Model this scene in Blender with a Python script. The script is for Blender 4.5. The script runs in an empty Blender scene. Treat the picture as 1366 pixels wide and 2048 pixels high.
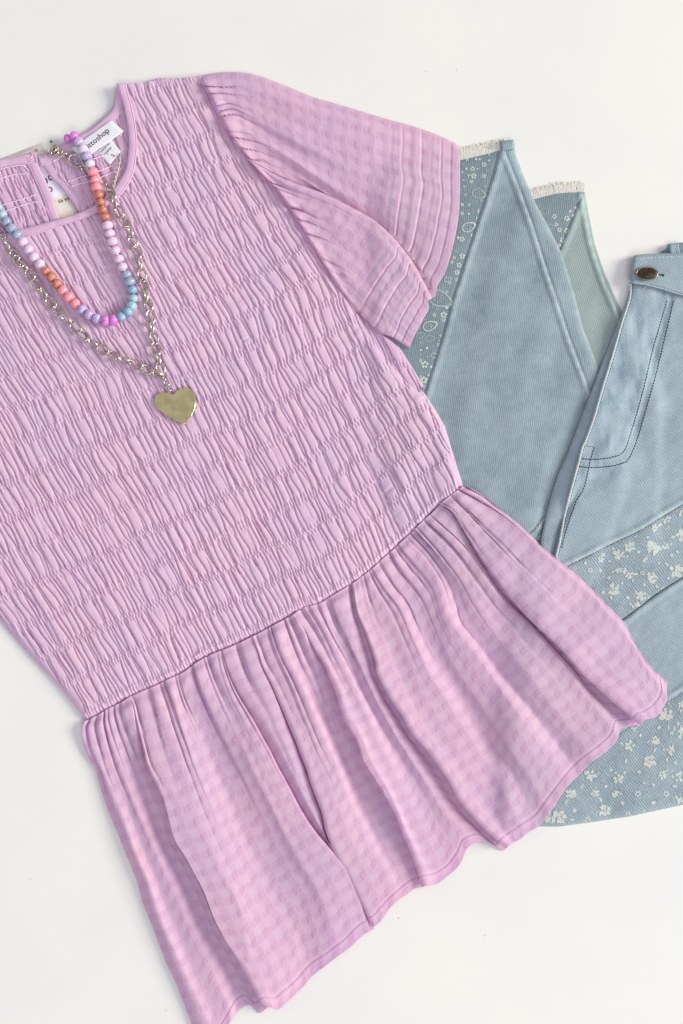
import bpy, math, random
import numpy as np
from mathutils import Matrix, Vector

rng = np.random.default_rng(7)
random.seed(7)
SC = bpy.context.scene
COL = SC.collection

# ------------------------------------------------------------------ camera, light, exposure
S = 0.0004                      # one layout unit in metres
TILT = math.radians(10)
FOV = math.radians(45)
F = 1024 / math.tan(FOV / 2)
D = F * S
CAM = np.array([0.0, -D * math.sin(TILT), D * math.cos(TILT)])
cd = bpy.data.cameras.new('camera')
cd.sensor_fit = 'VERTICAL'; cd.sensor_height = 24; cd.angle = FOV
cd.lens = 12 / math.tan(FOV / 2)
cd.clip_start = 0.05; cd.clip_end = 50
cam = bpy.data.objects.new('camera', cd); COL.objects.link(cam)
cam.location = CAM; cam.rotation_euler = (TILT, 0, 0)
SC.camera = cam
cd.dof.use_dof = True
cd.dof.focus_distance = D + 0.012
cd.dof.aperture_fstop = 4.0

w = bpy.data.worlds.new('World'); SC.world = w; w.use_nodes = True
w.node_tree.nodes['Background'].inputs[0].default_value = (0.89, 0.885, 1.0, 1)
w.node_tree.nodes['Background'].inputs[1].default_value = 0.47

def area(name, loc, size, power, col):
    l = bpy.data.lights.new(name, 'AREA'); l.shape = 'RECTANGLE'; l.size = size[0]; l.size_y = size[1]
    l.energy = power; l.color = col
    o = bpy.data.objects.new(name, l); COL.objects.link(o); o.location = loc
    o.rotation_euler = (Vector((0, 0, 0)) - Vector(loc)).to_track_quat('-Z', 'Y').to_euler()
    return o
area('window_light', (8.0, 0.5, 3.75), (3.6, 3.0), 740, (1.0, 0.98, 0.865))
area('fill_light', (2.0, -6.0, 5.5), (3.5, 2.5), 160, (0.92, 0.96, 1.0))  # weak cool fill lamp, added so the shade along upper edges turns warmer

SC.view_settings.view_transform = 'Standard'
SC.view_settings.look = 'None'
SC.view_settings.exposure = 0.17
SC.view_settings.gamma = 1

# ------------------------------------------------------------------ layout -> world
def W(px, py, h):
    """point on the table at layout coordinates, h units above it"""
    px = np.asarray(px, float); py = np.asarray(py, float); h = np.asarray(h, float) * S
    dx = (px - 683) / F; dy = -(py - 1024) / F
    c, s = math.cos(TILT), math.sin(TILT)
    vy = dy * c + s; vz = dy * s - c
    t = (h - CAM[2]) / vz
    return np.stack([CAM[0] + t * dx, CAM[1] + t * vy, h + 0 * t], -1)

# ------------------------------------------------------------------ noise
def noise2(x, y, scale, seed):
    g = np.random.default_rng(seed).uniform(-1, 1, (128, 128))
    x = np.asarray(x, float) / scale + 512; y = np.asarray(y, float) / scale + 512
    xi = np.floor(x).astype(int); yi = np.floor(y).astype(int)
    fx = x - xi; fy = y - yi
    fx = fx * fx * (3 - 2 * fx); fy = fy * fy * (3 - 2 * fy)
    a = g[yi % 128, xi % 128]; b = g[yi % 128, (xi + 1) % 128]
    c = g[(yi + 1) % 128, xi % 128]; d = g[(yi + 1) % 128, (xi + 1) % 128]
    return (a * (1 - fx) + b * fx) * (1 - fy) + (c * (1 - fx) + d * fx) * fy

def fbm(x, y, scale, seed, n=3):
    r = 0; a = 1; t = 0
    for k in range(n):
        r = r + a * noise2(x, y, scale / 2 ** k, seed + k); t += a; a *= .5
    return r / t

def sstep(x, a=0., b=1.):
    t = np.clip((np.asarray(x, float) - a) / (b - a), 0, 1)
    return t * t * (3 - 2 * t)

# ------------------------------------------------------------------ what lies below (height map)
CELL = 4; X0, Y0 = -500, -300; NX, NY = 600, 720
HM = np.zeros((NY, NX))
def splat(PX, PY, H):
    ix = np.clip(((PX - X0) / CELL).astype(int), 0, NX - 1).ravel()
    iy = np.clip(((PY - Y0) / CELL).astype(int), 0, NY - 1).ravel()
    np.maximum.at(HM, (iy, ix), H.ravel())
def _blur(a, r):
    k = np.exp(-np.linspace(-2, 2, 2 * r + 1) ** 2); k /= k.sum()
    p = np.pad(a, r, mode='edge')
    o = sum(k[i] * p[:, i:i + a.shape[1]] for i in range(2 * r + 1))
    return sum(k[i] * o[i:i + a.shape[0], :] for i in range(2 * r + 1))
def drape_map(dil=3, blur=4):
    a = HM.copy()
    for _ in range(dil):
        b = a.copy()
        b[1:] = np.maximum(b[1:], a[:-1]); b[:-1] = np.maximum(b[:-1], a[1:])
        b[:, 1:] = np.maximum(b[:, 1:], a[:, :-1]); b[:, :-1] = np.maximum(b[:, :-1], a[:, 1:])
        a = b
    return _blur(a, blur) if blur else a
def sample(m, px, py):
    x = np.clip((np.asarray(px, float) - X0) / CELL - .5, 0, NX - 1.001); y = np.clip((np.asarray(py, float) - Y0) / CELL - .5, 0, NY - 1.001)
    xi = x.astype(int); yi = y.astype(int); fx = x - xi; fy = y - yi
    return (m[yi, xi] * (1 - fx) + m[yi, xi + 1] * fx) * (1 - fy) + (m[yi + 1, xi] * (1 - fx) + m[yi + 1, xi + 1] * fx) * fy

# ------------------------------------------------------------------ curves
def curve(pts, n, spacing=None):
    p = np.array(pts, float)
    q = np.vstack([2 * p[0] - p[1], p, 2 * p[-1] - p[-2]])
    out = []
    for i in range(len(p) - 1):
        a, b, c, d = q[i:i + 4]
        t = np.linspace(0, 1, 24, endpoint=False)[:, None]
        out.append(.5 * (2 * b + (c - a) * t + (2 * a - 5 * b + 4 * c - d) * t ** 2 + (3 * b - a - 3 * c + d) * t ** 3))
    o = np.vstack(out + [p[-1:]])
    L = np.r_[0, np.cumsum(np.linalg.norm(np.diff(o[:, :2], axis=0), axis=1))]
    if spacing: n = max(2, int(L[-1] / spacing) + 1)
    s = np.linspace(0, L[-1], n)
    return np.stack([np.interp(s, L, o[:, k]) for k in range(o.shape[1])], -1)
def length(p): return np.linalg.norm(np.diff(np.array(p, float)[:, :2], axis=0), axis=1).sum()
def normals(c):
    t = np.gradient(c[:, :2], axis=0); t /= np.linalg.norm(t, axis=1)[:, None] + 1e-9
    return np.stack([-t[:, 1], t[:, 0]], -1)      # for a curve running down the layout: (-dy, dx)

def seg_dist(PX, PY, pts, closed=False):
    p = np.array(pts, float)[:, :2]
    if closed: p = np.vstack([p, p[:1]])
    best = np.full(PX.shape, 1e9); bx = PX.copy(); by = PY.copy()
    for a, b in zip(p[:-1], p[1:]):
        d = b - a; L = (d ** 2).sum() + 1e-9
        t = np.clip(((PX - a[0]) * d[0] + (PY - a[1]) * d[1]) / L, 0, 1)
        qx = a[0] + t * d[0]; qy = a[1] + t * d[1]
        dd = np.hypot(PX - qx, PY - qy)
        m = dd < best
        best[m] = dd[m]; bx[m] = qx[m]; by[m] = qy[m]
    return best, bx, by
def inside(PX, PY, pts):
    p = np.array(pts, float); r = np.zeros(PX.shape, bool)
    j = len(p) - 1
    for i in range(len(p)):
        xi, yi = p[i][:2]; xj, yj = p[j][:2]
        c = ((yi > PY) != (yj > PY)) & (PX < (xj - xi) * (PY - yi) / (yj - yi + 1e-12) + xi)
        r ^= c; j = i
    return r

# ------------------------------------------------------------------ mesh makers
def link(name, me, parent=None, mat=None):
    if mat is not None and not me.materials: me.materials.append(mat)
    o = bpy.data.objects.new(name, me); COL.objects.link(o)
    if parent is not None: o.parent = parent
    return o
def raw_mesh(name, V, Fc, smooth=True, uv=None):
    me = bpy.data.meshes.new(name)
    V = np.asarray(V, np.float32)
    if isinstance(Fc, np.ndarray):
        k = Fc.shape[1]; n = len(Fc)
        me.vertices.add(len(V)); me.vertices.foreach_set('co', V.ravel())
        me.loops.add(n * k); me.loops.foreach_set('vertex_index', Fc.astype(np.int32).ravel())
        me.polygons.add(n); me.polygons.foreach_set('loop_start', np.arange(0, n * k, k, dtype=np.int32))
        me.polygons.foreach_set('loop_total', np.full(n, k, np.int32))
        me.update(calc_edges=True)
        if uv is not None:
            l = me.uv_layers.new(name='cloth'); l.data.foreach_set('uv', uv[Fc.ravel()].astype(np.float32).ravel())
    else:
        me.from_pydata([tuple(v) for v in V], [], Fc)
    me.validate()
    if smooth: me.polygons.foreach_set('use_smooth', np.ones(len(me.polygons), bool))
    me.update()
    return me
def grid_faces(n, m):
    i = np.arange(n - 1)[:, None] * m + np.arange(m - 1)[None, :]
    i = i.ravel()
    return np.stack([i, i + m, i + m + 1, i + 1], -1)     # normals point up for down-running rows
def sheet(name, PX, PY, H, mat, parent=None, uv=None, keep=None, do_splat=True):
    n, m = PX.shape
    Fc = grid_faces(n, m)
    if keep is not None:
        k = keep.ravel(); Fc = Fc[k[Fc].any(1)]
        used = np.zeros(n * m, bool); used[Fc.ravel()] = True
        idx = np.cumsum(used) - 1
    else:
        used = np.ones(n * m, bool); idx = np.arange(n * m)
    P = W(PX, PY, H).reshape(-1, 3)[used]
    UV = np.stack([(PX if uv is None else uv[0]).ravel(), (PY if uv is None else uv[1]).ravel()], -1)[used] / 100.
    me = raw_mesh(name, P, idx[Fc], True, UV)
    if do_splat: splat(PX.ravel()[used], PY.ravel()[used], H.ravel()[used])
    return link(name, me, parent, mat)
def thing(name, label, cat, px, py, h=0):
    o = bpy.data.objects.new(name, None); COL.objects.link(o)
    o.empty_display_size = .02
    o['label'] = label; o['category'] = cat
    return o

def clip_sheet(name, PX, PY, H, poly, mat, parent, round_pts=None, rw=14, uv=None, floor=None, power=.5):
    """keep the part of a grid inside a polygon, its border drawn along the outline"""
    ins = inside(PX, PY, poly)
    d, qx, qy = seg_dist(PX, PY, poly, True)
    Fc = grid_faces(*PX.shape); vk = np.zeros(PX.size, bool)
    near = ins.ravel(); vk[Fc[near[Fc].any(1)].ravel()] = True
    out = vk.reshape(PX.shape) & ~ins
    PX = PX.copy(); PY = PY.copy(); PX[out] = qx[out]; PY[out] = qy[out]
    d = np.where(ins, d, 0)
    if round_pts is not None:
        dr = np.full(PX.shape, 1e9)
        for seg in round_pts:
            dd, _, _ = seg_dist(PX, PY, seg); dr = np.minimum(dr, dd)
        e = np.clip(dr / rw, 0, 1); e = np.sqrt(np.clip(1 - (1 - e) ** 2, 0, 1))
        fl = 0 if floor is None else floor
        H = fl + (H - fl) * e
    keep = ins
    o = sheet(name, PX, PY, H, mat, parent, uv, keep)
    return o, (PX, PY, H)

def pchip(T, Y):
    """Y (nk, nv, c) at T (nk) -> tangents"""
    h = np.diff(T)[:, None, None]; dl = np.diff(Y, axis=0) / h
    m = np.zeros_like(Y)
    a, b = dl[:-1], dl[1:]
    w1 = 2 * h[1:] + h[:-1]; w2 = h[1:] + 2 * h[:-1]
    with np.errstate(divide='ignore', invalid='ignore'):
        hm = (w1 + w2) / (w1 / a + w2 / b)
    m[1:-1] = np.where(a * b > 0, hm, 0)
    m[0] = dl[0]; m[-1] = dl[-1]
    return m
def loft(knots, step=2.2, refrow=.8):
    """knots (nk, nv, 3) -> grid (nv, nu, 3)"""
    K = np.array(knots)
    r = int(refrow * (K.shape[1] - 1))
    seg = np.maximum(sum(np.linalg.norm(np.diff(K[:, int(q * (K.shape[1] - 1))], axis=0), axis=1) for q in (.3, .6, .9)) / 3, 3.0)
    T = np.r_[0, np.cumsum(seg)]
    m = pchip(T, K)
    cols = []; us = []
    for k in range(len(K) - 1):
        n = max(3, int(math.ceil(seg[k] / step)))
        t = np.linspace(0, 1, n, endpoint=(k == len(K) - 2))
        for tt in t:
            h00 = 2 * tt ** 3 - 3 * tt ** 2 + 1; h10 = tt ** 3 - 2 * tt ** 2 + tt
            h01 = -2 * tt ** 3 + 3 * tt ** 2; h11 = tt ** 3 - tt ** 2
            cols.append(h00 * K[k] + h10 * seg[k] * m[k] + h01 * K[k + 1] + h11 * seg[k] * m[k + 1])
            us.append(T[k] + tt * seg[k])
    return np.stack(cols, 1), np.array(us)

class Fold:
    """collects the lengthwise curves of a draped cloth, left to right"""
    def __init__(s, nv, sg=-1): s.nv = nv; s.K = []; s.v = np.linspace(0, 1, nv); s.sg = sg
    def hh(s, h):
        h = np.atleast_1d(np.array(h, float))
        return np.interp(s.v, np.linspace(0, 1, len(h)), h) if len(h) > 1 else np.full(s.nv, h[0])
    def add(s, pts, h, off=0):
        c = curve(pts, s.nv); n = s.sg * normals(c)
        o = s.hh(off)
        s.K.append(np.stack([c[:, 0] + n[:, 0] * o, c[:, 1] + n[:, 1] * o, s.hh(h)], -1))
    def edge(s, pts, side, before, after, low=3, w=(1, 12, 16, 16), reach=14, pull=16):
        """one layer laps over the other along pts; side 'L': the next panel is on top"""
        c = curve(pts, s.nv); n = s.sg * normals(c); w = s.hh(w); vp = s.v - pull / length(pts) * s.v ** 6; cp = np.stack([np.interp(vp, s.v, c[:, q]) for q in (0, 1)], -1); low = s.hh(low); rp = np.clip(.12 + s.v * 3, 0, 1)
        if side == 'L':
            top = s.hh(after)
            rows = [(-reach * rp, s.hh(before)), (-2.5 * rp, low + .35 * (s.hh(before) - low)), (w * .8, low), (w + 1.5, low + 1.5), (w * .8, low + 3), (-.2 + 0 * w, top - 4.5), (-1.6 * rp, top - 2.2), (1.2 * rp, top - .4), (7 * rp, top + .6)]
        else:
            top = s.hh(before)
            rows = [(-7 * rp, top + .6), (-1.2 * rp, top - .4), (1.6 * rp, top - 2.2), (.2 + 0 * w, top - 4.5), (-w * .8, low + 3), (-w - 1.5, low + 1.5), (-w * .8, low), (2.5 * rp, low + .35 * (s.hh(after) - low)), (reach * rp, s.hh(after))]
        for q, (o, h) in enumerate(rows):
            c_ = cp if (2 <= q <= 5) else .5 * (c + cp) if q in (1, 6) and False else c
            s.K.append(np.stack([c_[:, 0] + n[:, 0] * o, c_[:, 1] + n[:, 1] * o, h], -1))

def dashes(name, path, mat, parent, dash=6, gap=3.5, wd=1.1, hgt=.9, lift=.5, hfun=None, jit=.35):
    """a row of short stitches: little rounded bars along each path (px,py[,h])"""
    V = []; Fc = []
    paths = path if isinstance(path, list) else [path]
    for p in paths:
        c = np.asarray(p, float)
        L = np.r_[0, np.cumsum(np.linalg.norm(np.diff(c[:, :2], axis=0), axis=1))]
        s = 0
        while s + dash < L[-1]:
            q = [np.array([np.interp(s + f * dash, L, c[:, k]) for k in range(c.shape[1])]) for f in (0, .5, 1)]
            t = q[2][:2] - q[0][:2]; t /= np.linalg.norm(t) + 1e-9; n = np.array([-t[1], t[0]])
            j = random.uniform(-jit, jit)
            base = len(V)
            for k, a in enumerate(q):
                hh = (a[2] if len(a) > 2 else float(hfun(a[0], a[1]))) + lift
                up = hgt if k == 1 else hgt * .35
                wk = wd * (.5 if k == 1 else .3)
                for o, z in ((-wk, 0), (0, up), (wk, 0)):
                    V.append(W(a[0] + n[0] * (o + j), a[1] + n[1] * (o + j), hh + z))
            for k in (0, 1):
                b = base + 3 * k
                Fc += [(b, b + 1, b + 4, b + 3), (b + 1, b + 2, b + 5, b + 4)]
            s += dash + gap * random.uniform(.7, 1.3)
    me = raw_mesh(name, np.array(V), np.array(Fc))
    o = link(name, me, parent, mat); o['kind'] = 'stuff'
    return o

def tube(name, P, r, mat, parent=None, sides=8, closed=False, twist=0, rr=None):
    """P world points (n,3), r radius in metres"""
    P = np.asarray(P, float); n = len(P)
    T = np.gradient(P, axis=0)
    if closed: T = (np.roll(P, -1, 0) - np.roll(P, 1, 0))
    T /= np.linalg.norm(T, axis=1)[:, None] + 1e-12
    up = np.array([0, 0, 1.]); V = []
    for i in range(n):
        a = np.cross(T[i], up)
        if np.linalg.norm(a) < .05: a = np.cross(T[i], [0, 1., 0])
        a /= np.linalg.norm(a); b = np.cross(a, T[i])
        R = r if rr is None else rr[i]
        for k in range(sides):
            th = 2 * math.pi * k / sides + twist * i
            V.append(P[i] + R * (math.cos(th) * a + math.sin(th) * b))
    Fc = []
    for i in range(n if closed else n - 1):
        j = (i + 1) % n
        for k in range(sides):
            l = (k + 1) % sides
            Fc.append((i * sides + k, i * sides + l, j * sides + l, j * sides + k))
    me = raw_mesh(name, np.array(V), np.array(Fc))
    return link(name, me, parent, mat)

# ------------------------------------------------------------------ materials
def lin(c):
    return tuple(((v / 255) / 12.92 if v / 255 <= .04045 else ((v / 255 + .055) / 1.055) ** 2.4) for v in c) + (1,)
class NT:
    def __init__(s, name):
        s.m = bpy.data.materials.new(name); s.m.use_nodes = True; s.t = s.m.node_tree
        s.b = s.t.nodes['Principled BSDF']; s.out = s.t.nodes['Material Output']
    def n(s, typ, **kw):
        x = s.t.nodes.new(typ)
        for k, v in kw.items():
            if k.startswith('_'): setattr(x, k[1:], v)
        return x
    def l(s, a, b): s.t.links.new(a, b)
    def uv(s):
        x = s.n('ShaderNodeUVMap'); x.uv_map = 'cloth'; return x.outputs[0]
    def noise(s, vec, scale, detail=3, rough=.55):
        x = s.n('ShaderNodeTexNoise'); x.inputs['Scale'].default_value = scale; x.inputs['Detail'].default_value = detail
        x.inputs['Roughness'].default_value = rough
        if vec is not None: s.l(vec, x.inputs['Vector'])
        return x.outputs['Fac']
    def math(s, op, a, b=None, clamp=False):
        x = s.n('ShaderNodeMath'); x.operation = op; x.use_clamp = clamp
        for i, v in enumerate((a, b)):
            if v is None: continue
            if isinstance(v, (int, float)): x.inputs[i].default_value = v
            else: s.l(v, x.inputs[i])
        return x.outputs[0]
    def mix(s, f, a, b, mode='MIX'):
        x = s.n('ShaderNodeMix'); x.data_type = 'RGBA'; x.blend_type = mode
        for i, v in ((0, f), (6, a), (7, b)):
            if isinstance(v, (int, float, tuple)): x.inputs[i].default_value = v
            else: s.l(v, x.inputs[i])
        return x.outputs[2]
    def rmap(s, v, a, b, c=0., d=1.):
        x = s.n('ShaderNodeMapRange'); x.inputs[1].default_value = a; x.inputs[2].default_value = b
        x.inputs[3].default_value = c; x.inputs[4].default_value = d; x.interpolation_type = 'SMOOTHSTEP'
        s.l(v, x.inputs[0]); return x.outputs[0]
    def sep(s, v):
        x = s.n('ShaderNodeSeparateXYZ'); s.l(v, x.inputs[0]); return x.outputs
    def vadd(s, a, b, k):
        x = s.n('ShaderNodeVectorMath'); x.operation = 'MULTIPLY_ADD'; s.l(a, x.inputs[0]); x.inputs[1].default_value = (k, k, k); s.l(b, x.inputs[2]); return x.outputs[0]
    def bump(s, h, strength, dist, normal=None):
        x = s.n('ShaderNodeBump'); x.inputs['Strength'].default_value = strength; x.inputs['Distance'].default_value = dist
        s.l(h, x.inputs['Height'])
        if normal is not None: s.l(normal, x.inputs['Normal'])
        return x.outputs[0]
def setp(b, **kw):
    for k, v in kw.items():
        b.inputs[k.replace('_', ' ')].default_value = v

def fabric(name, base, light, dark, check=.29, gingham=1., transl=.17, weave=.25):
    """sheer lilac cloth with soft woven checks; the uv runs along warp and weft, 1 = 100 layout units"""
    t = NT(name); uv = t.uv()
    warp = t.n('ShaderNodeTexNoise'); warp.inputs['Scale'].default_value = 2.2; warp.inputs['Detail'].default_value = 2; t.l(uv, warp.inputs['Vector'])
    uvw = t.vadd(warp.outputs['Color'], uv, .13)
    x, y, _ = t.sep(uvw)
    sx = t.math('SINE', t.math('MULTIPLY', x, 2 * math.pi / check)); sy = t.math('SINE', t.math('MULTIPLY', y, 2 * math.pi / check))
    ex = t.rmap(sx, -.75, .35); ey = t.rmap(sy, -.75, .35)
    chk = t.math('MULTIPLY', t.math('ADD', ex, ey), .5)
    lightspot = t.math('MULTIPLY', ex, ey)
    col = t.mix(t.math('MULTIPLY', t.math('SUBTRACT', 1.0, chk), .42 * gingham), base, dark)
    col = t.mix(t.math('MULTIPLY', lightspot, .52 * gingham), col, light)
    n1 = t.noise(uv, .55, 3)
    tint = t.mix(t.rmap(n1, .35, .65), lin((212, 178, 218)), lin((234, 188, 208)))
    col = t.mix(.24, col, tint)
    n2 = t.noise(uv, 60, 2)
    col = t.mix(.10, col, t.mix(n2, lin((190, 150, 185)), lin((240, 215, 235))))
    t.l(col, t.b.inputs['Base Color'])
    setp(t.b, Roughness=.82); t.b.inputs['Sheen Weight'].default_value = .12; t.b.inputs['Sheen Roughness'].default_value = .5
    t.b.inputs['Specular IOR Level'].default_value = .25
    # weave and the little crinkles at the corners of the checks
    wv = t.noise(uv, 130, 2)
    crk = t.noise(uv, 26, 3, .7)
    h = t.math('ADD', t.math('MULTIPLY', wv, weave), t.math('MULTIPLY', t.math('MULTIPLY', crk, gingham), t.math('ADD', .55, t.math('MULTIPLY', t.math('MULTIPLY', t.math('SUBTRACT', 1., ex), t.math('SUBTRACT', 1., ey)), 1.6))))
    h = t.math('ADD', h, t.math('MULTIPLY', chk, .1 * gingham))
    nb = t.bump(h, .55, .0006)
    t.l(nb, t.b.inputs['Normal'])
    hs = t.n('ShaderNodeHueSaturation'); hs.inputs['Saturation'].default_value = 2.4; hs.inputs['Hue'].default_value = .49; hs.inputs['Value'].default_value = .96; t.l(col, hs.inputs['Color'])
    tr = t.n('ShaderNodeBsdfTranslucent'); t.l(hs.outputs[0], tr.inputs['Color']); t.l(nb, tr.inputs['Normal'])
    mx = t.n('ShaderNodeMixShader'); mx.inputs[0].default_value = transl
    t.l(t.b.outputs[0], mx.inputs[1]); t.l(tr.outputs[0], mx.inputs[2]); t.l(mx.outputs[0], t.out.inputs[0])
    return t.m
BASE = lin((237, 203, 226)); LIGHT = lin((248, 224, 239)); DARK = lin((225, 185, 215))
M_skirt = fabric('lilac_check_cloth', BASE, LIGHT, DARK, .29, 1., transl=.26)
M_bodice = fabric('lilac_shirred_cloth', lin((243, 212, 233)), LIGHT, lin((229, 192, 222)), .42, .45, .2, .3)
M_bind = fabric('lilac_binding_cloth', lin((228, 190, 219)), LIGHT, DARK, .4, .12, .08, .35)
M_back = fabric('lilac_back_cloth', lin((227, 188, 217)), LIGHT, DARK, .5, .3, .14, .3)

def plain(name, col, rough=.6, metal=0., nscale=0, ncol=None, bump=0, bdist=.0004, **kw):
    t = NT(name); setp(t.b, Roughness=rough, Metallic=metal)
    if nscale:
        tc = t.n('ShaderNodeTexCoord').outputs['Object']
        n = t.noise(tc, nscale, 4)
        t.l(t.mix(t.rmap(n, .3, .7), col, ncol or col), t.b.inputs['Base Color'])
        if bump: t.l(t.bump(n, bump, bdist), t.b.inputs['Normal'])
    else: t.b.inputs['Base Color'].default_value = col
    for k, v in kw.items(): t.b.inputs[k.replace('_', ' ')].default_value = v
    return t.m
M_table = plain('white_tabletop_paint', lin((239, 237, 230)), .55, 0, 9, lin((234, 233, 230)), .08, .0004)
M_thread = plain('lilac_thread', lin((230, 196, 222)), .8)
M_thread_dk = plain('plum_thread', lin((150, 95, 135)), .9)
M_seam = plain('mauve_seam_thread', lin((178, 120, 160)), .9)
M_elastic = plain('pale_elastic_thread', lin((240, 215, 236)), .7)
M_label = plain('white_satin_label', lin((240, 238, 244)), .45, 0, 900, lin((228, 226, 234)), .2)
M_card = plain('cream_card', lin((248, 238, 214)), .6, 0, 40, lin((242, 238, 226)))
M_cardw = plain('white_card_print', lin((242, 238, 248)), .6)
M_ink = plain('black_ink', (.02, .02, .025, 1), .6)
M_navy = plain('navy_ink', lin((45, 40, 75)), .6)
M_string = plain('cream_string', lin((226, 214, 196)), .9, 0, 2500, lin((190, 175, 158)), .4)

def denim(name, ang, a, b, period=.043, contrast=.5, wash=0.):
    t = NT(name); uv = t.uv()
    mp = t.n('ShaderNodeMapping'); mp.inputs['Rotation'].default_value = (0, 0, math.radians(ang)); t.l(uv, mp.inputs['Vector'])
    dn = t.n('ShaderNodeTexNoise'); dn.inputs['Scale'].default_value = 9; dn.inputs['Detail'].default_value = 3; t.l(uv, dn.inputs['Vector'])
    v = t.vadd(dn.outputs['Color'], mp.outputs[0], .05)
    x, y, _ = t.sep(v)
    tw = t.math('MULTIPLY', t.math('ADD', t.math('SINE', t.math('MULTIPLY', x, 2 * math.pi / period)), 1.), .5)
    # broken twill: threads vary in strength along their length
    st = t.n('ShaderNodeMapping'); st.inputs['Scale'].default_value = (46, 9, 1); t.l(mp.outputs[0], st.inputs['Vector'])
    sn = t.noise(st.outputs[0], 1, 2)
    twn = t.math('MULTIPLY', tw, t.rmap(sn, .25, .75, .3, 1.))
    big = t.noise(uv, 1.0, 4); mid = t.noise(uv, 4.5, 3); fine = t.noise(uv, 70, 2, .7)
    f = t.math('ADD', t.math('MULTIPLY', t.rmap(big, .3, .7), .5), t.math('MULTIPLY', t.rmap(mid, .3, .7), .35))
    col = t.mix(f, a, b)
    col = t.mix(t.math('MULTIPLY', twn, contrast), col, lin((214, 224, 224)))
    col = t.mix(t.math('MULTIPLY', t.math('SUBTRACT', 1., tw), contrast * .55), col, lin((92, 116, 132)))
    col = t.mix(t.math('MULTIPLY', t.rmap(fine, .35, .65), .22), col, lin((205, 215, 216)))
    if wash:
        ws = t.n('ShaderNodeMapping'); ws.inputs['Rotation'].default_value = (0, 0, math.radians(14)); ws.inputs['Scale'].default_value = (4.5, 1.5, 1); t.l(uv, ws.inputs['Vector'])
        wn = t.noise(ws.outputs[0], 1.3, 4)
        col = t.mix(t.math('MULTIPLY', t.rmap(wn, .48, .66), wash), col, lin((96, 124, 146)))
        col = t.mix(t.math('MULTIPLY', t.rmap(wn, .5, .3), wash * .7), col, lin((196, 206, 204)))
    wr = t.n('ShaderNodeAttribute'); wr.attribute_name = 'wear'
    col = t.mix(t.math('MULTIPLY', wr.outputs['Fac'], .55, True), col, lin((198, 210, 210)))
    col = t.mix(t.math('MULTIPLY', wr.outputs['Fac'], -.9, True), col, lin((62, 82, 96)))
    t.l(col, t.b.inputs['Base Color']); setp(t.b, Roughness=.88)
    t.b.inputs['Specular IOR Level'].default_value = .2; t.b.inputs['Sheen Weight'].default_value = .1
    h = t.math('ADD', twn, t.math('MULTIPLY', fine, .8))
    t.l(t.bump(h, .35, .0005), t.b.inputs['Normal'])
    return t.m
M_denimA = denim('pale_denim', 8, lin((106, 128, 139)), lin((150, 168, 178)), .040, .28)
M_denimB = denim('pale_denim_greenish', -20, lin((130, 148, 144)), lin((148, 164, 160)), .040, .2)
M_denimF = denim('light_blue_denim', 36, lin((128, 150, 162)), lin((156, 174, 184)), .046, .38)
M_denimW = denim('washed_fly_denim', 36, lin((134, 158, 174)), lin((166, 184, 194)), .046, .34, .38)
M_denimD = denim('printed_denim', 36, lin((106, 128, 142)), lin((144, 164, 174)), .046, .62)
M_denimP = denim('printed_dark_denim', 8, lin((88, 112, 122)), lin((110, 132, 140)), .040, .28)
M_print = plain('cream_print', lin((218, 220, 210)), .9, 0, 900, lin((178, 188, 186)), .3)
M_printf = plain('faded_cream_print', lin((180, 190, 188)), .9, 0, 700, lin((150, 166, 168)), .3)
M_navyth = plain('dark_navy_thread', lin((36, 50, 68)), .8)
M_cord = plain('bleached_seam_edge', lin((206, 212, 206)), .9, 0, 900, lin((160, 175, 180)), .5)
M_fray = plain('cream_frayed_cotton', lin((244, 240, 228)), .9)
M_button = plain('antique_copper_button', lin((88, 74, 62)), .5, .75, 300, lin((62, 50, 42)), .3)
M_rim = plain('button_rim_metal', lin((150, 140, 126)), .3, .9)
M_chain = plain('antique_silver_metal', lin((240, 234, 222)), .2, 1., 420, lin((184, 170, 152)), .15)

# ------------------------------------------------------------------ the tabletop
me = bpy.data.meshes.new('tabletop')
me.from_pydata([(-2.4, -2.4, 0), (2.4, -2.4, 0), (2.4, 2.4, 0), (-2.4, 2.4, 0), (-2.4, -2.4, -.03), (2.4, -2.4, -.03), (2.4, 2.4, -.03), (-2.4, 2.4, -.03)], [],
               [(0, 1, 2, 3), (7, 6, 5, 4), (0, 4, 5, 1), (1, 5, 6, 2), (2, 6, 7, 3), (3, 7, 4, 0)])
tab = link('tabletop', me, None, M_table); tab['kind'] = 'structure'

# ================================================================== JEANS
jeans = thing('jeans', 'light blue denim jeans folded flat under the right side of the lilac blouse', 'jeans', 1200, 1000)
def pgrid(x0, y0, x1, y1, st=2.5):
    x = np.arange(x0, x1 + st, st); y = np.arange(y0, y1 + st, st)
    return np.meshgrid(x, y)
class Surf:
    """regular grid surface that prints and stitches can be laid on"""
    def __init__(s, x0, y0, st, H): s.x0, s.y0, s.st, s.H = x0, y0, st, H
    def __call__(s, px, py):
        H = s.H; x = np.clip((np.asarray(px, float) - s.x0) / s.st, 0, H.shape[1] - 1.001); y = np.clip((np.asarray(py, float) - s.y0) / s.st, 0, H.shape[0] - 1.001)
        xi = x.astype(int); yi = y.astype(int); fx = x - xi; fy = y - yi
        return (H[yi, xi] * (1 - fx) + H[yi, xi + 1] * fx) * (1 - fy) + (H[yi + 1, xi] * (1 - fx) + H[yi + 1, xi + 1] * fx) * fy
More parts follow.
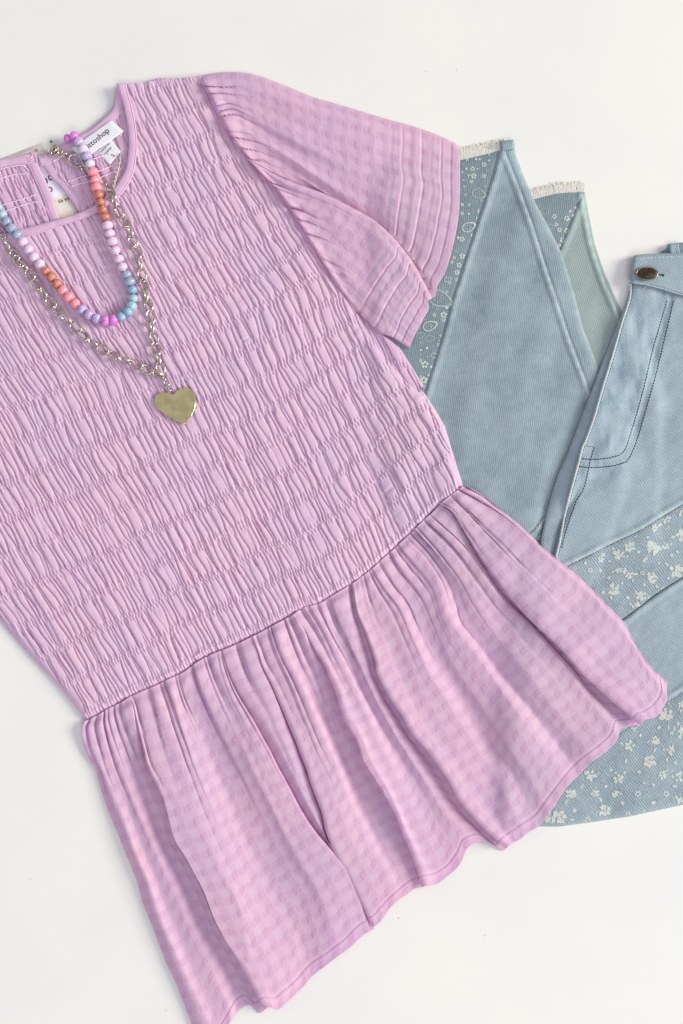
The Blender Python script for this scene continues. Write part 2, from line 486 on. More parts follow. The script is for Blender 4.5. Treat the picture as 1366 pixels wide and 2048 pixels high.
def side_of(PX, PY, pts):
    """signed distance: positive to the right of a curve running down"""
    c = curve(pts, 60); c = np.vstack([c[0] + (c[0] - c[1]) * 60, c, c[-1] + (c[-1] - c[-2]) * 60])
    d, qx, qy = seg_dist(PX, PY, c)
    best = np.full(PX.shape, 1e9); sg = np.ones(PX.shape)
    for a, b in zip(c[:-1], c[1:]):
        m_ = (a + b) / 2; t = b - a
        dd = np.hypot(PX - qx * 0 - m_[0], PY - m_[1])
        # the sign of the segment that holds the nearest point
        L = (t ** 2).sum() + 1e-9; u = np.clip(((qx - a[0]) * t[0] + (qy - a[1]) * t[1]) / L, 0, 1)
        e = np.hypot(qx - a[0] - u * t[0], qy - a[1] - u * t[1])
        k = e < best - 1e-6
        best[k] = e[k]; cr = (PX - a[0]) * t[1] - (PY - a[1]) * t[0]
        sg[k] = np.sign(cr[k])
    return d * sg
def denim_piece(name, poly, mats, base, thick, seams, rounds, extra=None, st=2.5, rw=16, splits=None):
    p = np.array(poly, float); x0, y0 = p.min(0) - 6; x1, y1 = p.max(0) + 6
    PX, PY = pgrid(x0, y0, x1, y1, st)
    H = base(PX, PY) + thick + 2.4 * fbm(PX + .35 * PY, PY * .8, 80, 31, 3)
    for sd, side in seams:
        s = side_of(PX, PY, sd) * side
        H += -2.2 * np.exp(-(s / 2.2) ** 2) + 2.6 * sstep(s, 0, 2.5) * (1 - sstep(s, 7, 16))
    if extra is not None: H += extra(PX, PY)
    fl = base(PX, PY)
    H0 = H
    o, g = clip_sheet(name, PX, PY, H, poly, mats[0], jeans, rounds, rw, (PX, PY), fl)
    if splits:      # second material where the cloth really changes (printed insets)
        me = o.data
        for m in mats[1:]: me.materials.append(m)
        n = len(me.polygons); co = np.zeros(len(me.vertices) * 3, np.float32); me.vertices.foreach_get('co', co)
        uvl = me.uv_layers['cloth'].data; uvs = np.zeros(len(uvl) * 2, np.float32); uvl.foreach_get('uv', uvs)
        c = uvs.reshape(-1, 4, 2).mean(1) * 100
        idx = np.zeros(n, np.int32)
        for k, f in enumerate(splits): idx[f(c[:, 0], c[:, 1])] = k + 1
        me.polygons.foreach_set('material_index', idx)
    me = o.data; nl = len(me.loops)
    lv = np.zeros(nl, np.int32); me.loops.foreach_get('vertex_index', lv)
    uvs = np.zeros(nl * 2, np.float32); me.uv_layers['cloth'].data.foreach_get('uv', uvs); uvs = uvs.reshape(-1, 2) * 100
    vx = np.zeros(len(me.vertices)); vy = vx.copy(); vx[lv] = uvs[:, 0]; vy[lv] = uvs[:, 1]
    wear = np.zeros(len(vx))
    for sd, side in seams:
        q = side_of(vx, vy, sd) * side
        wear = np.maximum(wear, np.exp(-((q - 4) / 4.5) ** 2) * (.45 + .55 * noise2(vx, vy, 9, 7)))
        wear -= .8 * np.exp(-((q + 1) / 1.6) ** 2)
    for sd in rounds:
        q, _, _ = seg_dist(vx, vy, sd); wear = np.maximum(wear, .6 * np.exp(-(q / 5) ** 2) * (.5 + .5 * noise2(vx, vy, 8, 9)))
    at = me.attributes.new('wear', 'FLOAT', 'POINT'); at.data.foreach_set('value', wear.astype(np.float32))
    return o, Surf(x0, y0, st, g[2])

def flowers(name, spots, surf, mat, parent, lift=.35, ok=None):
    """flat printed blossoms: (x, y, r, kind)"""
    V = []; Fc = []; GL = []
    def lay():
        q = random.uniform(0, .4)
        while len(GL) < len(V): GL.append(q)
    def fan(cx, cy, ring, hole=None):
        if ok is not None:
            q = np.array(ring)
            if not np.all(ok(q[:, 0], q[:, 1])): return
        lay(); b = len(V)
        if hole is None:
            V.append((cx, cy)); n = len(ring); V.extend(ring)
            for k in range(n): Fc.append((b, b + 1 + k, b + 1 + (k + 1) % n))
        else:
            n = len(ring); V.extend(ring); V.extend(hole)
            for k in range(n):
                l = (k + 1) % n; Fc.append((b + k, b + l, b + n + l)); Fc.append((b + k, b + n + l, b + n + k))
    def blob(cx, cy, r, j=.25, n=9, st=1., an=0.):
        ring = []
        for k in range(n):
            a = 2 * math.pi * k / n; q = r * (1 + random.uniform(-j, j))
            dx, dy = q * math.cos(a) * st, q * math.sin(a)
            ring.append((cx + dx * math.cos(an) - dy * math.sin(an), cy + dx * math.sin(an) + dy * math.cos(an)))
        fan(cx, cy, ring)
    def twig(cx, cy, L, a, w=.9):
        x, y = cx, cy; pts = [(x, y)]
        for k in range(4):
            a += random.uniform(-.5, .5); x += L / 4 * math.cos(a); y += L / 4 * math.sin(a); pts.append((x, y))
        if ok is not None and not np.all(ok(np.array(pts)[:, 0], np.array(pts)[:, 1])): return
        lay(); b = len(V)
        for k, (x, y) in enumerate(pts):
            ww = w * (1 - .12 * k); V.append((x - ww * math.sin(a), y + ww * math.cos(a))); V.append((x + ww * math.sin(a), y - ww * math.cos(a)))
        for k in range(4): Fc.append((b + 2 * k, b + 2 * k + 1, b + 2 * k + 3)); Fc.append((b + 2 * k, b + 2 * k + 3, b + 2 * k + 2))
        for _ in range(2): blob(x + random.uniform(-2, 2), y + random.uniform(-2, 2), random.uniform(1.2, 2.6), .4, 6, 1.6, a)
    for (x, y, r, kind) in spots:
        a0 = random.uniform(0, 6.28)
        if kind == 'f':          # rose-like blossom with leaves
            m = random.choice((5, 6, 6, 7))
            for k in range(m):
                a = a0 + 2 * math.pi * k / m + random.uniform(-.25, .25); q = r * random.uniform(.42, .66)
                blob(x + q * math.cos(a), y + q * math.sin(a), r * random.uniform(.22, .36), .4, 9, random.uniform(1, 1.5), a)
            # the blossom's centre stays blue: a ring of cloth shows between petals and heart
            blob(x, y, r * .2, .3, 7)
            if r > 7:
                for _ in range(random.choice((1, 2, 3))):
                    a = random.uniform(0, 6.28); twig(x + r * .7 * math.cos(a), y + r * .7 * math.sin(a), r * random.uniform(.5, 1.0), a, .7)
        elif kind == 'd':        # small daisy
            for k in range(5):
                a = a0 + 2 * math.pi * k / 5
                blob(x + r * .62 * math.cos(a), y + r * .62 * math.sin(a), r * .36, .2, 7)
        elif kind == 'o':        # dot
            blob(x, y, r, .3, 8)
        elif kind == 'p':        # paisley drop: outline with small marks
            n = 22; an = random.uniform(-.6, .6); R1 = []; R2 = []
            for k in range(n):
                a = 2 * math.pi * k / n
                q = r * (1 + .45 * max(0, math.cos(a)) ** 6)
                for R, f in ((R1, 1.), (R2, .80 + random.uniform(-.03, .03))):
                    dx, dy = q * f * math.cos(a), q * f * .78 * math.sin(a); R.append((x + dx * math.cos(an) - dy * math.sin(an), y + dx * math.sin(an) + dy * math.cos(an)))
            fan(x, y, R1, R2)
            for k in range(7):
                a = 2 * math.pi * k / 7; blob(x + r * .45 * math.cos(a), y + r * .35 * math.sin(a), r * .09, .2, 5)
    P = np.array(V)
    lay()
    # every printed leaf lies a hair above or below its neighbour
    h = surf(P[:, 0], P[:, 1]) + lift + np.array([GL[i] for i in range(len(P))])
    me = raw_mesh(name, W(P[:, 0], P[:, 1], h), np.array(Fc))
    # faces may run either way round; the print is seen from above only
    o = link(name, me, parent, mat); o['kind'] = 'stuff'
    return o

def fray(pts, n, L, parent, surf, lift=1., name='frayed_hem', ang=0):
    """loose cotton ends along a raw hem, fanned out from the cut edge"""
    c = curve(pts, 200); V = []; Fc = []
    nn = normals(c)
    for k in range(n):
        f = random.random() * 199; i = int(f); x, y = c[i]
        sgn = -1 if nn[i][1] > 0 else 1
        d = nn[i] * sgn + np.array([random.uniform(-.35, .35) + ang, random.uniform(-.15, .15)])
        ll = L * random.uniform(.45, 1.05); bend = random.uniform(-.25, .25)
        h0 = random.uniform(.3, 1) * lift + 2.5
        pts_ = []
        for q in (0, .4, .75, 1):
            pts_.append((x - d[0] * 3 + d[0] * ll * q + bend * ll * q * q, y - d[1] * 3 + d[1] * ll * q, h0 * (1 - q * .6) + random.uniform(0, .8)))
        b = len(V); wd = random.uniform(.5, .9)
        for (a_, b_, h_) in pts_:
            V += [W(a_ - wd, b_, h_), W(a_, b_, h_ + wd), W(a_ + wd, b_, h_)]
        for q in range(3):
            s_ = b + 3 * q; Fc += [(s_, s_ + 1, s_ + 4, s_ + 3), (s_ + 1, s_ + 2, s_ + 5, s_ + 4)]
    me = raw_mesh(name, np.array(V), np.array(Fc)); o = link(name, me, parent, M_fray); o['kind'] = 'stuff'
    return o

flat = lambda X, Y: np.zeros_like(X)
# ---- far leg (the lower one of the two)
hemB = [(1040, 402), (1069, 395), (1115, 384), (1169, 381)]
rightB = [(1169, 381), (1177, 426), (1190, 489), (1210, 547), (1239, 613), (1275, 690), (1310, 780)]
polyB = hemB + rightB[1:] + [(1300, 1100), (900, 1150), (930, 800), (985, 560), (1030, 440)]
seamB = [(1167, 384), (1150, 425), (1117, 505), (1100, 545), (1085, 600)]
legB, sB = denim_piece('leg', polyB, [M_denimB, M_denimP], flat, 6, [(seamB, 1), ([(1166, 384), (1174, 430), (1186, 490), (1206, 552), (1235, 620), (1270, 700)], -1)], [hemB, rightB],
                       lambda X, Y: -3.5 * np.exp(-((X - 1200 - (Y - 600) * .3) / 30) ** 2) * sstep(Y, 430, 620), splits=[lambda x, y: side_of(x, y, seamB) < 0])
legB['label'] = 'lower trouser leg with a small printed triangle and frayed hem'
fray(hemB, 520, 21, legB, sB)
zp = lambda L: [(800 + x / 2.413, 240 + y / 2.413, r / 2.413 * 1.15, k) for x, y, r, k in L]
flowers('bandana_print', zp([(745, 465, 11, 'd'), (805, 475, 13, 'd'), (770, 530, 11, 'd'), (805, 535, 13, 'd'), (755, 505, 9, 'd'), (785, 580, 13, 'd'), (768, 605, 9, 'd'), (850, 425, 8, 'd'), (822, 440, 6, 'o'), (835, 460, 6, 'o')]), sB, M_print, legB)
flowers('faded_bandana_print', zp([(715, 520, 18, 'p'), (695, 440, 16, 'p'), (850, 385, 12, 'p')]), sB, M_printf, legB)

# ---- near leg
bA = drape_map(3, 12); baseA = lambda X, Y: sample(bA, X, Y)
hemA = [(780, 345), (860, 330), (920, 317), (960, 307), (995, 299), (1012, 296), (1030, 294)]
rightA = [(1030, 294), (1032, 310), (1049, 356), (1069, 402), (1098, 455), (1123, 505), (1148, 584), (1165, 654), (1181, 696), (1198, 737), (1225, 800), (1250, 870)]
polyA = hemA + rightA[1:] + [(1240, 960), (1180, 1150), (1080, 1200), (900, 1150), (800, 1000), (760, 700), (760, 500)]
seamA = [(999, 300), (988, 344), (966, 414), (945, 476), (924, 542), (904, 605), (887, 667), (866, 737), (854, 775), (830, 860)]
seamA2 = [(1011, 304), (1036, 368), (1065, 447), (1090, 526), (1115, 600), (1144, 687), (1181, 783), (1215, 870)]
seamA3 = [(1105, 1010), (1095, 1022), (1080, 1042), (1066, 1060), (1030, 1090)]
legA, sA = denim_piece('leg', polyA, [M_denimA, M_denimP], baseA, 7, [(seamA, 1), (seamA2, -1), (seamA3, 1)], [hemA, rightA],
                       lambda X, Y: 1.5 * np.exp(-((X - 1010) / 90) ** 2) + -3 * sstep(X + .3 * (Y - 900), 1080, 1190) * sstep(Y, 650, 900) - 7 * np.exp(-(seg_dist(X, Y, [(1229, 665), (1183, 782), (1136, 904), (1104, 987), (1078, 1100)])[0] / 20.) ** 2) * sstep(Y, 650, 850),
                       splits=[lambda x, y: (side_of(x, y, seamA) < 0) | ((side_of(x, y, seamA3) > 0) & (y > 1000) & (x > 1000))])
legA['label'] = 'upper trouser leg with a dark paisley print strip and frayed hem'
fray([(905, 321), (960, 308), (1000, 299), (1014, 297)], 760, 22, legA, sA, 2)
fray([(1012, 297), (1030, 294)], 60, 7, legA, sA, 2)
# turned corner of the hem
PXc, PYc = pgrid(998, 279, 1030, 304, 2.5)
clip_sheet('hem_corner', PXc, PYc, sA(PXc, PYc) * 0 + 13.5 + .6 * noise2(PXc, PYc, 12, 3), [(999, 282), (1027, 279), (1029, 298), (1002, 303)], M_denimA, legA, [[(999, 282), (1027, 279), (1029, 298), (1002, 303), (999, 282)]], 5, None, 8.)
A = [(350, 235, 11, 'd'), (405, 215, 11, 'd'), (355, 270, 13, 'd'), (405, 270, 10, 'd'), (345, 297, 9, 'd'), (385, 190, 6, 'o'), (325, 190, 6, 'o'), (310, 320, 6, 'd'), (455, 240, 6, 'o'), (430, 165, 5, 'o'), (430, 195, 5, 'o'), (367, 188, 6, 'o'),
     (320, 235, 5, 'o'), (300, 250, 5, 'o'), (375, 235, 4, 'o'), (330, 268, 5, 'o'), (305, 290, 5, 'd'),
     (300, 575, 12, 'd'), (280, 568, 7, 'o'), (333, 452, 5, 'o'), (333, 408, 7, 'd'), (300, 408, 7, 'o'), (315, 360, 6, 'd'), (385, 440, 12, 'd'), (300, 450, 9, 'd'), (375, 475, 8, 'd'), (350, 555, 8, 'd'), (260, 665, 8, 'd'), (300, 657, 13, 'd'),
     (285, 700, 12, 'd'), (275, 735, 12, 'd'), (250, 685, 8, 'd'), (240, 785, 8, 'd'), (270, 770, 8, 'd'), (210, 940, 15, 'd'), (210, 965, 10, 'd'), (165, 942, 9, 'd'), (120, 1180, 17, 'd'), (150, 1192, 6, 'o'), (115, 1255, 16, 'd'), (100, 1162, 8, 'd'), (185, 1085, 7, 'd'),
     (205, 1010, 7, 'o'), (195, 1040, 6, 'd'), (140, 1230, 7, 'd'), (100, 1240, 8, 'd'), (130, 1100, 6, 'o'), (100, 1110, 5, 'o'), (120, 1290, 9, 'd'), (225, 905, 7, 'o'), (330, 650, 6, 'o'), (318, 690, 5, 'o')]
okA = lambda x, y: side_of(x, y, seamA) < -1.5
flowers('bandana_print', zp(A), sA, M_print, legA, ok=okA)
rs = random.Random(5); B = []
for _ in range(2600):
    y = rs.uniform(318, 800); x = rs.uniform(830, 1000); r_ = rs.choice((1.3, 1.6, 2.2, 3.0, 3.6))
    if all((x - a_) ** 2 + (y - b_) ** 2 > (r_ + c_ + 3.0) ** 2 for a_, b_, c_, _k in B + zp(A)): B.append((x, y, r_, 'd' if r_ > 2 else 'o'))
    if len(B) > 230: break
flowers('small_bandana_print', [b_ for b_ in B if b_[2] > 1.5 or rs.random() < .6], sA, M_printf, legA, ok=okA)
flowers('paisley_print', zp([(327, 518, 26, 'p'), (140, 995, 27, 'p'), (165, 1137, 15, 'p'), (228, 770, 14, 'p')]), sA, M_print, legA)
flowers('faded_paisley_print', zp([(185, 860, 46, 'p'), (375, 355, 26, 'p'), (140, 1055, 18, 'p'), (95, 1040, 16, 'p'), (295, 345, 13, 'p'), (440, 130, 8, 'o'), (225, 830, 8, 'o')]), sA, M_printf, legA)
flowers('floral_print', [(1082, 1055, 5, 'd'), (1090, 1040, 4, 'd'), (1080, 1075, 5, 'd'), (1086, 1066, 3, 'o')], sA, M_printf, legA)

# ---- hip and front, waistband at the top
bF = drape_map(3, 5); baseF = lambda X, Y: sample(bF, X, Y)
leftF = [(1262, 560), (1258, 585), (1247, 618), (1229, 665), (1209, 712), (1183, 782), (1156, 850), (1136, 904), (1115, 952), (1104, 987), (1095, 1017), (1086, 1060), (1078, 1100)]
botF = [(1020, 1640), (1072, 1653), (1120, 1653), (1186, 1644), (1259, 1633), (1332, 1617), (1400, 1602), (1560, 1570)]
polyF = leftF + [(1040, 1250), (1010, 1450)] + botF + [(1580, 1300), (1560, 900), (1530, 600), (1500, 560), (1366, 560)]
sm1 = [(1100, 1150), (1134, 1133), (1171, 1115), (1222, 1089), (1277, 1063), (1321, 1036), (1366, 1009), (1440, 965), (1560, 890)]
sm2 = [(1200, 1265), (1246, 1239), (1285, 1210), (1314, 1188), (1366, 1155), (1440, 1110), (1570, 1040)]
sm3 = [(1190, 1492), (1241, 1463), (1296, 1430), (1332, 1404), (1366, 1382), (1440, 1335), (1575, 1250)]
pip = [(1262, 568), (1259, 598), (1244, 645), (1224, 715), (1206, 773), (1189, 832), (1171, 882), (1165, 894), (1156, 929), (1148, 958), (1136, 1002), (1129, 1031), (1121, 1075), (1112, 1115)]
def flyrel(X, Y):
    s = side_of(X, Y, pip)
    z = -4.5 * sstep(-s, 0, 3)                      # the underlap lies lower than the fly edge
    z += 2.2 * np.exp(-(s / 3.) ** 2)
    jr = [(1334, 596), (1303, 709), (1282, 797), (1262, 864), (1240, 905)]
    z += -2.0 * np.exp(-((side_of(X, Y, jr) - 7) / 6) ** 2) * sstep(Y, 940, 880)
    z += 3.0 * np.exp(-((side_of(X, Y, [(1300, 600), (1262, 740), (1222, 880), (1190, 960)])) / 12) ** 2) * sstep(Y, 960, 860) * (.6 + .4 * np.sin(Y / 17.))
    # crease where the crotch turns under
    z += -6 * np.exp(-((side_of(X, Y, [(1171, 961), (1150, 1005), (1127, 1060), (1112, 1115)]) + 6) / 5) ** 2) * sstep(Y, 940, 1040)
    z += 4 * np.exp(-(((X - 1330) ** 2 + (Y - 1280) ** 2) / 120. ** 2)) + 2.4 * fbm(X + .5 * Y, Y, 55, 77, 3)
    return z
# these seams run left to right, so "right of the curve" is below it
frontP, sF = denim_piece('hip_panel', polyF, [M_denimF, M_denimW, M_denimD], baseF, 13,
    [(sm1, 1), (sm2, -1), (sm3, 1)], [leftF, botF], flyrel, rw=20,
    splits=[lambda x, y: (side_of(x, y, pip) > 0) & (side_of(x, y, [(1345, 560), (1318, 724), (1294, 812), (1277, 870), (1250, 940), (1200, 1010)]) < 0) & (y < 960),
            lambda x, y: ((side_of(x, y, sm1) < 0) & (side_of(x, y, sm2) > 0)) | (side_of(x, y, sm3) < 0)])
zf = lambda L: [(966 + x / 2.73, 950 + y / 2.73, r / 2.73 * .9, 'f' if r > 21 else 'd' if r > 13 else 'o') for x, y, r in L]
flowers('floral_print', zf([(585, 520, 18), (650, 430, 27), (745, 435, 38), (805, 390, 42), (930, 400, 48), (935, 290, 26), (1000, 240, 29), (1080, 200, 40), (1085, 330, 44), (995, 390, 26), (740, 520, 24), (800, 548, 29), (715, 630, 40), (925, 560, 40),
    (865, 660, 36), (1055, 520, 54), (870, 535, 16), (835, 715, 29), (830, 330, 14), (1010, 290, 14), (790, 670, 12), (645, 462, 18), (720, 380, 12), (655, 640, 12), (1140, 420, 40), (1180, 300, 30), (1160, 560, 34), (1200, 150, 40), (1230, 420, 40), (1290, 250, 36),
    (640, 520, 9), (690, 470, 8), (880, 470, 10), (850, 420, 9), (900, 340, 10), (1030, 440, 12), (980, 620, 14), (1060, 420, 9), (760, 590, 9), (690, 560, 12), (960, 480, 9), (1040, 340, 9), (880, 600, 9), (560, 480, 10)]), sF, M_print, frontP, ok=lambda x, y: (side_of(x, y, sm1) < -2) & (side_of(x, y, sm2) > 1))
flowers('floral_print', zf([(1000, 1310, 50), (940, 1450, 34), (1025, 1505, 32), (905, 1565, 50), (800, 1480, 42), (980, 1640, 32), (1075, 1650, 40), (1000, 1740, 20), (845, 1740, 20), (740, 1660, 34), (665, 1830, 42), (610, 1740, 28), (585, 1640, 42),
    (480, 1740, 38), (415, 1870, 52), (720, 1740, 28), (570, 1880, 20), (960, 1830, 28), (1075, 1780, 24), (1085, 1400, 34), (825, 1380, 24), (640, 1890, 12), (880, 1680, 10), (1085, 1255, 28), (930, 1790, 12), (790, 1850, 16), (880, 1840, 14), (1140, 1500, 40), (1170, 1680, 40), (1230, 1380, 44),
    (1250, 1600, 36), (860, 1420, 10), (960, 1380, 12), (1050, 1570, 10), (850, 1620, 12), (780, 1560, 10), (700, 1610, 10), (670, 1700, 10), (540, 1700, 14), (500, 1830, 12), (1040, 1700, 9), (930, 1690, 9), (760, 1790, 12), (1030, 1410, 12), (450, 1790, 14), (350, 1880, 26), (390, 1800, 14)]), sF, M_print, frontP, ok=lambda x, y: (side_of(x, y, sm3) < -2) & inside(x, y + 2.5, polyF))
for a, g in ((sm1, 3.5), (sm2, 3.5), (sm3, 5)):
    c = curve(a, 0, 6); dashes('seam_stitching', np.c_[c, sF(c[:, 0], c[:, 1])], M_navyth if g < 5 else M_cord, frontP, 7, .8, 2.0, .9, .5)
def stitch(pts, mat, par, surf, dash=5, gap=1.0, wd=2.6, lift=.1, name='topstitching'):
    c = curve(pts, 0, 4); return dashes(name, np.c_[c, surf(c[:, 0], c[:, 1])], mat, par, dash, gap, wd, .8, lift)
Jo = [(1347, 601), (1332, 665), (1318, 724), (1306, 770), (1294, 812), (1277, 870), (1265, 902), (1258, 916), (1247, 926), (1218, 933), (1185, 935), (1154, 933)]
Ji = [(1334, 601), (1318, 655), (1303, 709), (1282, 797), (1262, 864), (1252, 894), (1244, 906), (1230, 913), (1200, 918), (1175, 918), (1159, 917)]
for p in (Jo, Ji): stitch(p, M_navyth, frontP, sF)
stitch([(1165, 891), (1189, 894)], M_navyth, frontP, sF, 5, .8, 1.3); stitch([(1189, 894), (1181, 920), (1174, 952), (1166, 980), (1153, 1002), (1133, 1058), (1122, 1100)], M_navyth, frontP, sF)
stitch([(1165, 891), (1158, 915), (1151, 946)], M_navyth, frontP, sF, 8, .5, 1.5)
# bleached folded edge of the fly
c = curve(pip, 0, 3.); tube('fly_edge', W(c[:, 0], c[:, 1], sF(c[:, 0] + 3, c[:, 1]) + .6), 2.3 * S, M_cord, frontP, 8)
c2 = curve([(x + 4, y) for x, y in pip], 0, 4); dashes('edge_stitching', np.c_[c2, sF(c2[:, 0], c2[:, 1])], M_navyth, frontP, 5, 1.4, 1.3, .6, .1)
# inside of the back waistband with its loop, behind
bW = drape_map(2, 3)
PX, PY = pgrid(1310, 478, 1560, 560, 2.5)
o, _ = clip_sheet('back_waistband', PX, PY, 7 + 2.5 * noise2(PX, PY, 26, 41) + 0 * PX, [(1316, 512), (1322, 503), (1332, 498), (1339, 487), (1366, 485), (1450, 480), (1550, 480), (1550, 555), (1320, 545)], M_denimP, jeans, [[(1316, 512), (1322, 503), (1332, 498), (1339, 487), (1366, 485), (1450, 480), (1550, 480)]], 8, (PX, PY), 0.)
PX, PY = pgrid(1334, 482, 1362, 515, 2.)
clip_sheet('belt_loop', PX, PY, 13 + 1.5 * np.sin((PX - 1334) / 4.), [(1336, 488), (1358, 485), (1361, 512), (1340, 514)], M_denimA, jeans, [[(1340, 514), (1336, 488), (1358, 485), (1361, 512)]], 5, (PX, PY), 7.)
# front waistband
bW = drape_map(2, 3)
wtop = [(1266, 513), (1272, 510), (1290, 508), (1318, 507), (1366, 505), (1440, 503), (1550, 500)]
wbot = [(1262, 566), (1280, 569), (1297, 572), (1330, 581), (1366, 592), (1440, 612), (1550, 640)]
PX, PY = pgrid(1254, 495, 1550, 645, 2.5)
Hw = sample(bW, PX, PY) * 0 + 22 + 1.4 * fbm(PX, PY, 40, 5, 2)
dw, _, _ = seg_dist(PX, PY, curve(wbot, 60)); Hw += 2.2 * np.exp(-((dw - 4) / 3.) ** 2) - 1.2 * np.exp(-((dw - 10) / 1.8) ** 2)
dt, _, _ = seg_dist(PX, PY, curve(wtop, 60)); Hw += -1.2 * np.exp(-((dt - 8) / 1.8) ** 2)
pw = wtop + wbot[::-1]
wb, gw = clip_sheet('waistband', PX, PY, Hw, pw, M_denimF, jeans, [wtop, wbot, [(1266, 513), (1260, 545), (1262, 566)]], 8, (PX, PY), 8.)
sW = Surf(1254, 495, 2.5, gw[2])
rf = random.Random(11); X_ = []
for _ in range(5000):
    x, y = rf.uniform(1090, 1560), rf.uniform(1010, 1650); r_ = rf.choice((1.2, 1.6, 2.4, 3.2, 4.4))
    if all((x - a_) ** 2 + (y - b_) ** 2 > (r_ + c_ + 4.5) ** 2 for a_, b_, c_ in X_): X_.append((x, y, r_))
    if len(X_) > 420: break
fl = [(x, y, r_, 'd' if r_ > 2 else 'o') for x, y, r_ in X_]
flowers('faded_floral_print', fl, sF, M_printf, frontP, ok=lambda x, y: ((side_of(x, y, sm1) < -3) & (side_of(x, y, sm2) > 2)) | ((side_of(x, y, sm3) < -3) & inside(x, y + 3, polyF)))
stitch([(1270, 518), (1300, 516), (1366, 513), (1450, 511)], M_cord, wb, sW, 5, 3)
c = curve([(x, y - 2) for x, y in wbot], 0, 4); tube('waist_seam_edge', W(c[:, 0], c[:, 1], sW(c[:, 0], c[:, 1] - 2)), 1.6 * S, M_cord, wb, 6)
# button: domed disc with a rim, tipped with the band
def disc_thing(name, px, py, h, rx, ry, mat, prof, parent, seg=40):
    V = []; Fc = []
    for (r, z) in prof:
        for k in range(seg):
            a = 2 * math.pi * k / seg; V.append(W(px + rx * r * math.cos(a), py + ry * r * math.sin(a), h + z))
    V.append(W(px, py, h + prof[-1][1]))
    for i in range(len(prof) - 1):
        for k in range(seg):
            l = (k + 1) % seg; Fc.append((i * seg + k, (i + 1) * seg + k, (i + 1) * seg + l, i * seg + l))
    n = len(V) - 1; b = (len(prof) - 1) * seg
    Fc += [(b + k, n, b + (k + 1) % seg) for k in range(seg)]
    me = raw_mesh(name, V, Fc); return link(name, me, parent, mat)
bt = disc_thing('button', 1294, 547, 23, 23, 13.5, M_rim, [(.86, 0), (1.0, 2.5), (1.0, 4.2), (.93, 5.2), (.88, 5.0), (.86, 4.2)], jeans)
disc_thing('button_face', 1294, 546.5, 23, 20.5, 11.7, M_button, [(1.0, 4.0), (.97, 5.0), (.8, 5.6), (.4, 6.1), (.1, 6.3)], bt)
# buttonhole
hole = curve([(1312, 548), (1320, 549), (1328, 551)], 14)
tube('buttonhole', W(hole[:, 0], hole[:, 1], sW(hole[:, 0], hole[:, 1]) + .3), 1.5 * S, M_navyth, wb, 6, rr=[S * (.9 + (1.6 if i > 9 else 0)) for i in range(14)])
# loose thread ends at the top of the fly
for pts in ([(1256, 572), (1262, 568), (1259, 580)], [(1292, 572), (1287, 580), (1290, 584)], [(1259, 560), (1254, 568)]):
    c = curve(pts, 12); tube('loose_thread', W(c[:, 0], c[:, 1], 27 + 0 * c[:, 0]), .6 * S, M_cord, wb, 5)

# ================================================================== HANG TAG (lies under the blouse)
tag = thing('hang_tag', 'cream and white price tag reading $44.99, half hidden behind the keyhole of the blouse', 'price tag', 80, 380)
def quad(name, P4, h, mat, parent, n=10, dome=0., thick=.9, seed=1):
    a, b, c, d = [np.array(q, float) for q in P4]     # tl, tr, br, bl
    u = np.linspace(0, 1, n)[None, :, None]; v = np.linspace(0, 1, n)[:, None, None]
    P = (a * (1 - u) + b * u) * (1 - v) + (d * (1 - u) + c * u) * v
    H = h + dome * np.sin(math.pi * u[..., 0]) * np.sin(math.pi * v[..., 0]) + 0 * P[..., 0]
    o = sheet(name, P[..., 0], P[..., 1], H, mat, parent)
    m = o.modifiers.new('thickness', 'SOLIDIFY'); m.thickness = thick * S; m.offset = -1
    return o
cardP = [(-70, 345), (81, 287), (172, 432), (25, 505)]
quad('card', cardP, 2.2, M_card, tag, 8, 0, 1.)
quad('white_panel', [(62, 306), (96, 330), (136, 386), (92, 404)], 2.9, M_cardw, tag, 6, 0, .5)
def text(name, body, org, xdir, size, h, mat, parent, hf=None, ysc=1., align='LEFT', width=None):
    """flat lettering laid on a surface; org and xdir in layout units, size = letter height"""
    cu = bpy.data.curves.new(name, 'FONT'); cu.body = body; cu.align_x = align; cu.resolution_u = 3
    ob = bpy.data.objects.new(name, cu); COL.objects.link(ob)
    bpy.context.view_layer.update()
    me = bpy.data.meshes.new_from_object(ob.evaluated_get(bpy.context.evaluated_depsgraph_get()))
    bpy.data.objects.remove(ob)
    co = np.zeros(len(me.vertices) * 3, np.float32); me.vertices.foreach_get('co', co); co = co.reshape(-1, 3)
    d = np.array(xdir, float); d /= np.linalg.norm(d); up = np.array([d[1], -d[0]]) * ysc
    k = size / .7 if width is None else width / (co[:, 0].max() - co[:, 0].min())
    px = org[0] + d[0] * co[:, 0] * k + up[0] * co[:, 1] * k; py = org[1] + d[1] * co[:, 0] * k + up[1] * co[:, 1] * k
    hh = h if hf is None else hf(px, py) + h
    me.vertices.foreach_set('co', W(px, py, np.zeros(len(px)) + hh).astype(np.float32).ravel()); me.update()
    return link(name, me, parent, mat)
text('price_lettering', '$44.99', (144, 392), (-1, .26), 7.5, 2.6, M_ink, tag)
text('brand_lettering', 'oC', (107, 346), (-.93, .36), 19, 3.2, M_navy, tag)
text('brand_lettering', 'co', (104, 372), (-.93, .36), 16, 3.2, M_navy, tag)
text('corner_lettering', ')0', (75, 297), (-.93, .30), 6, 2.6, M_ink, tag)

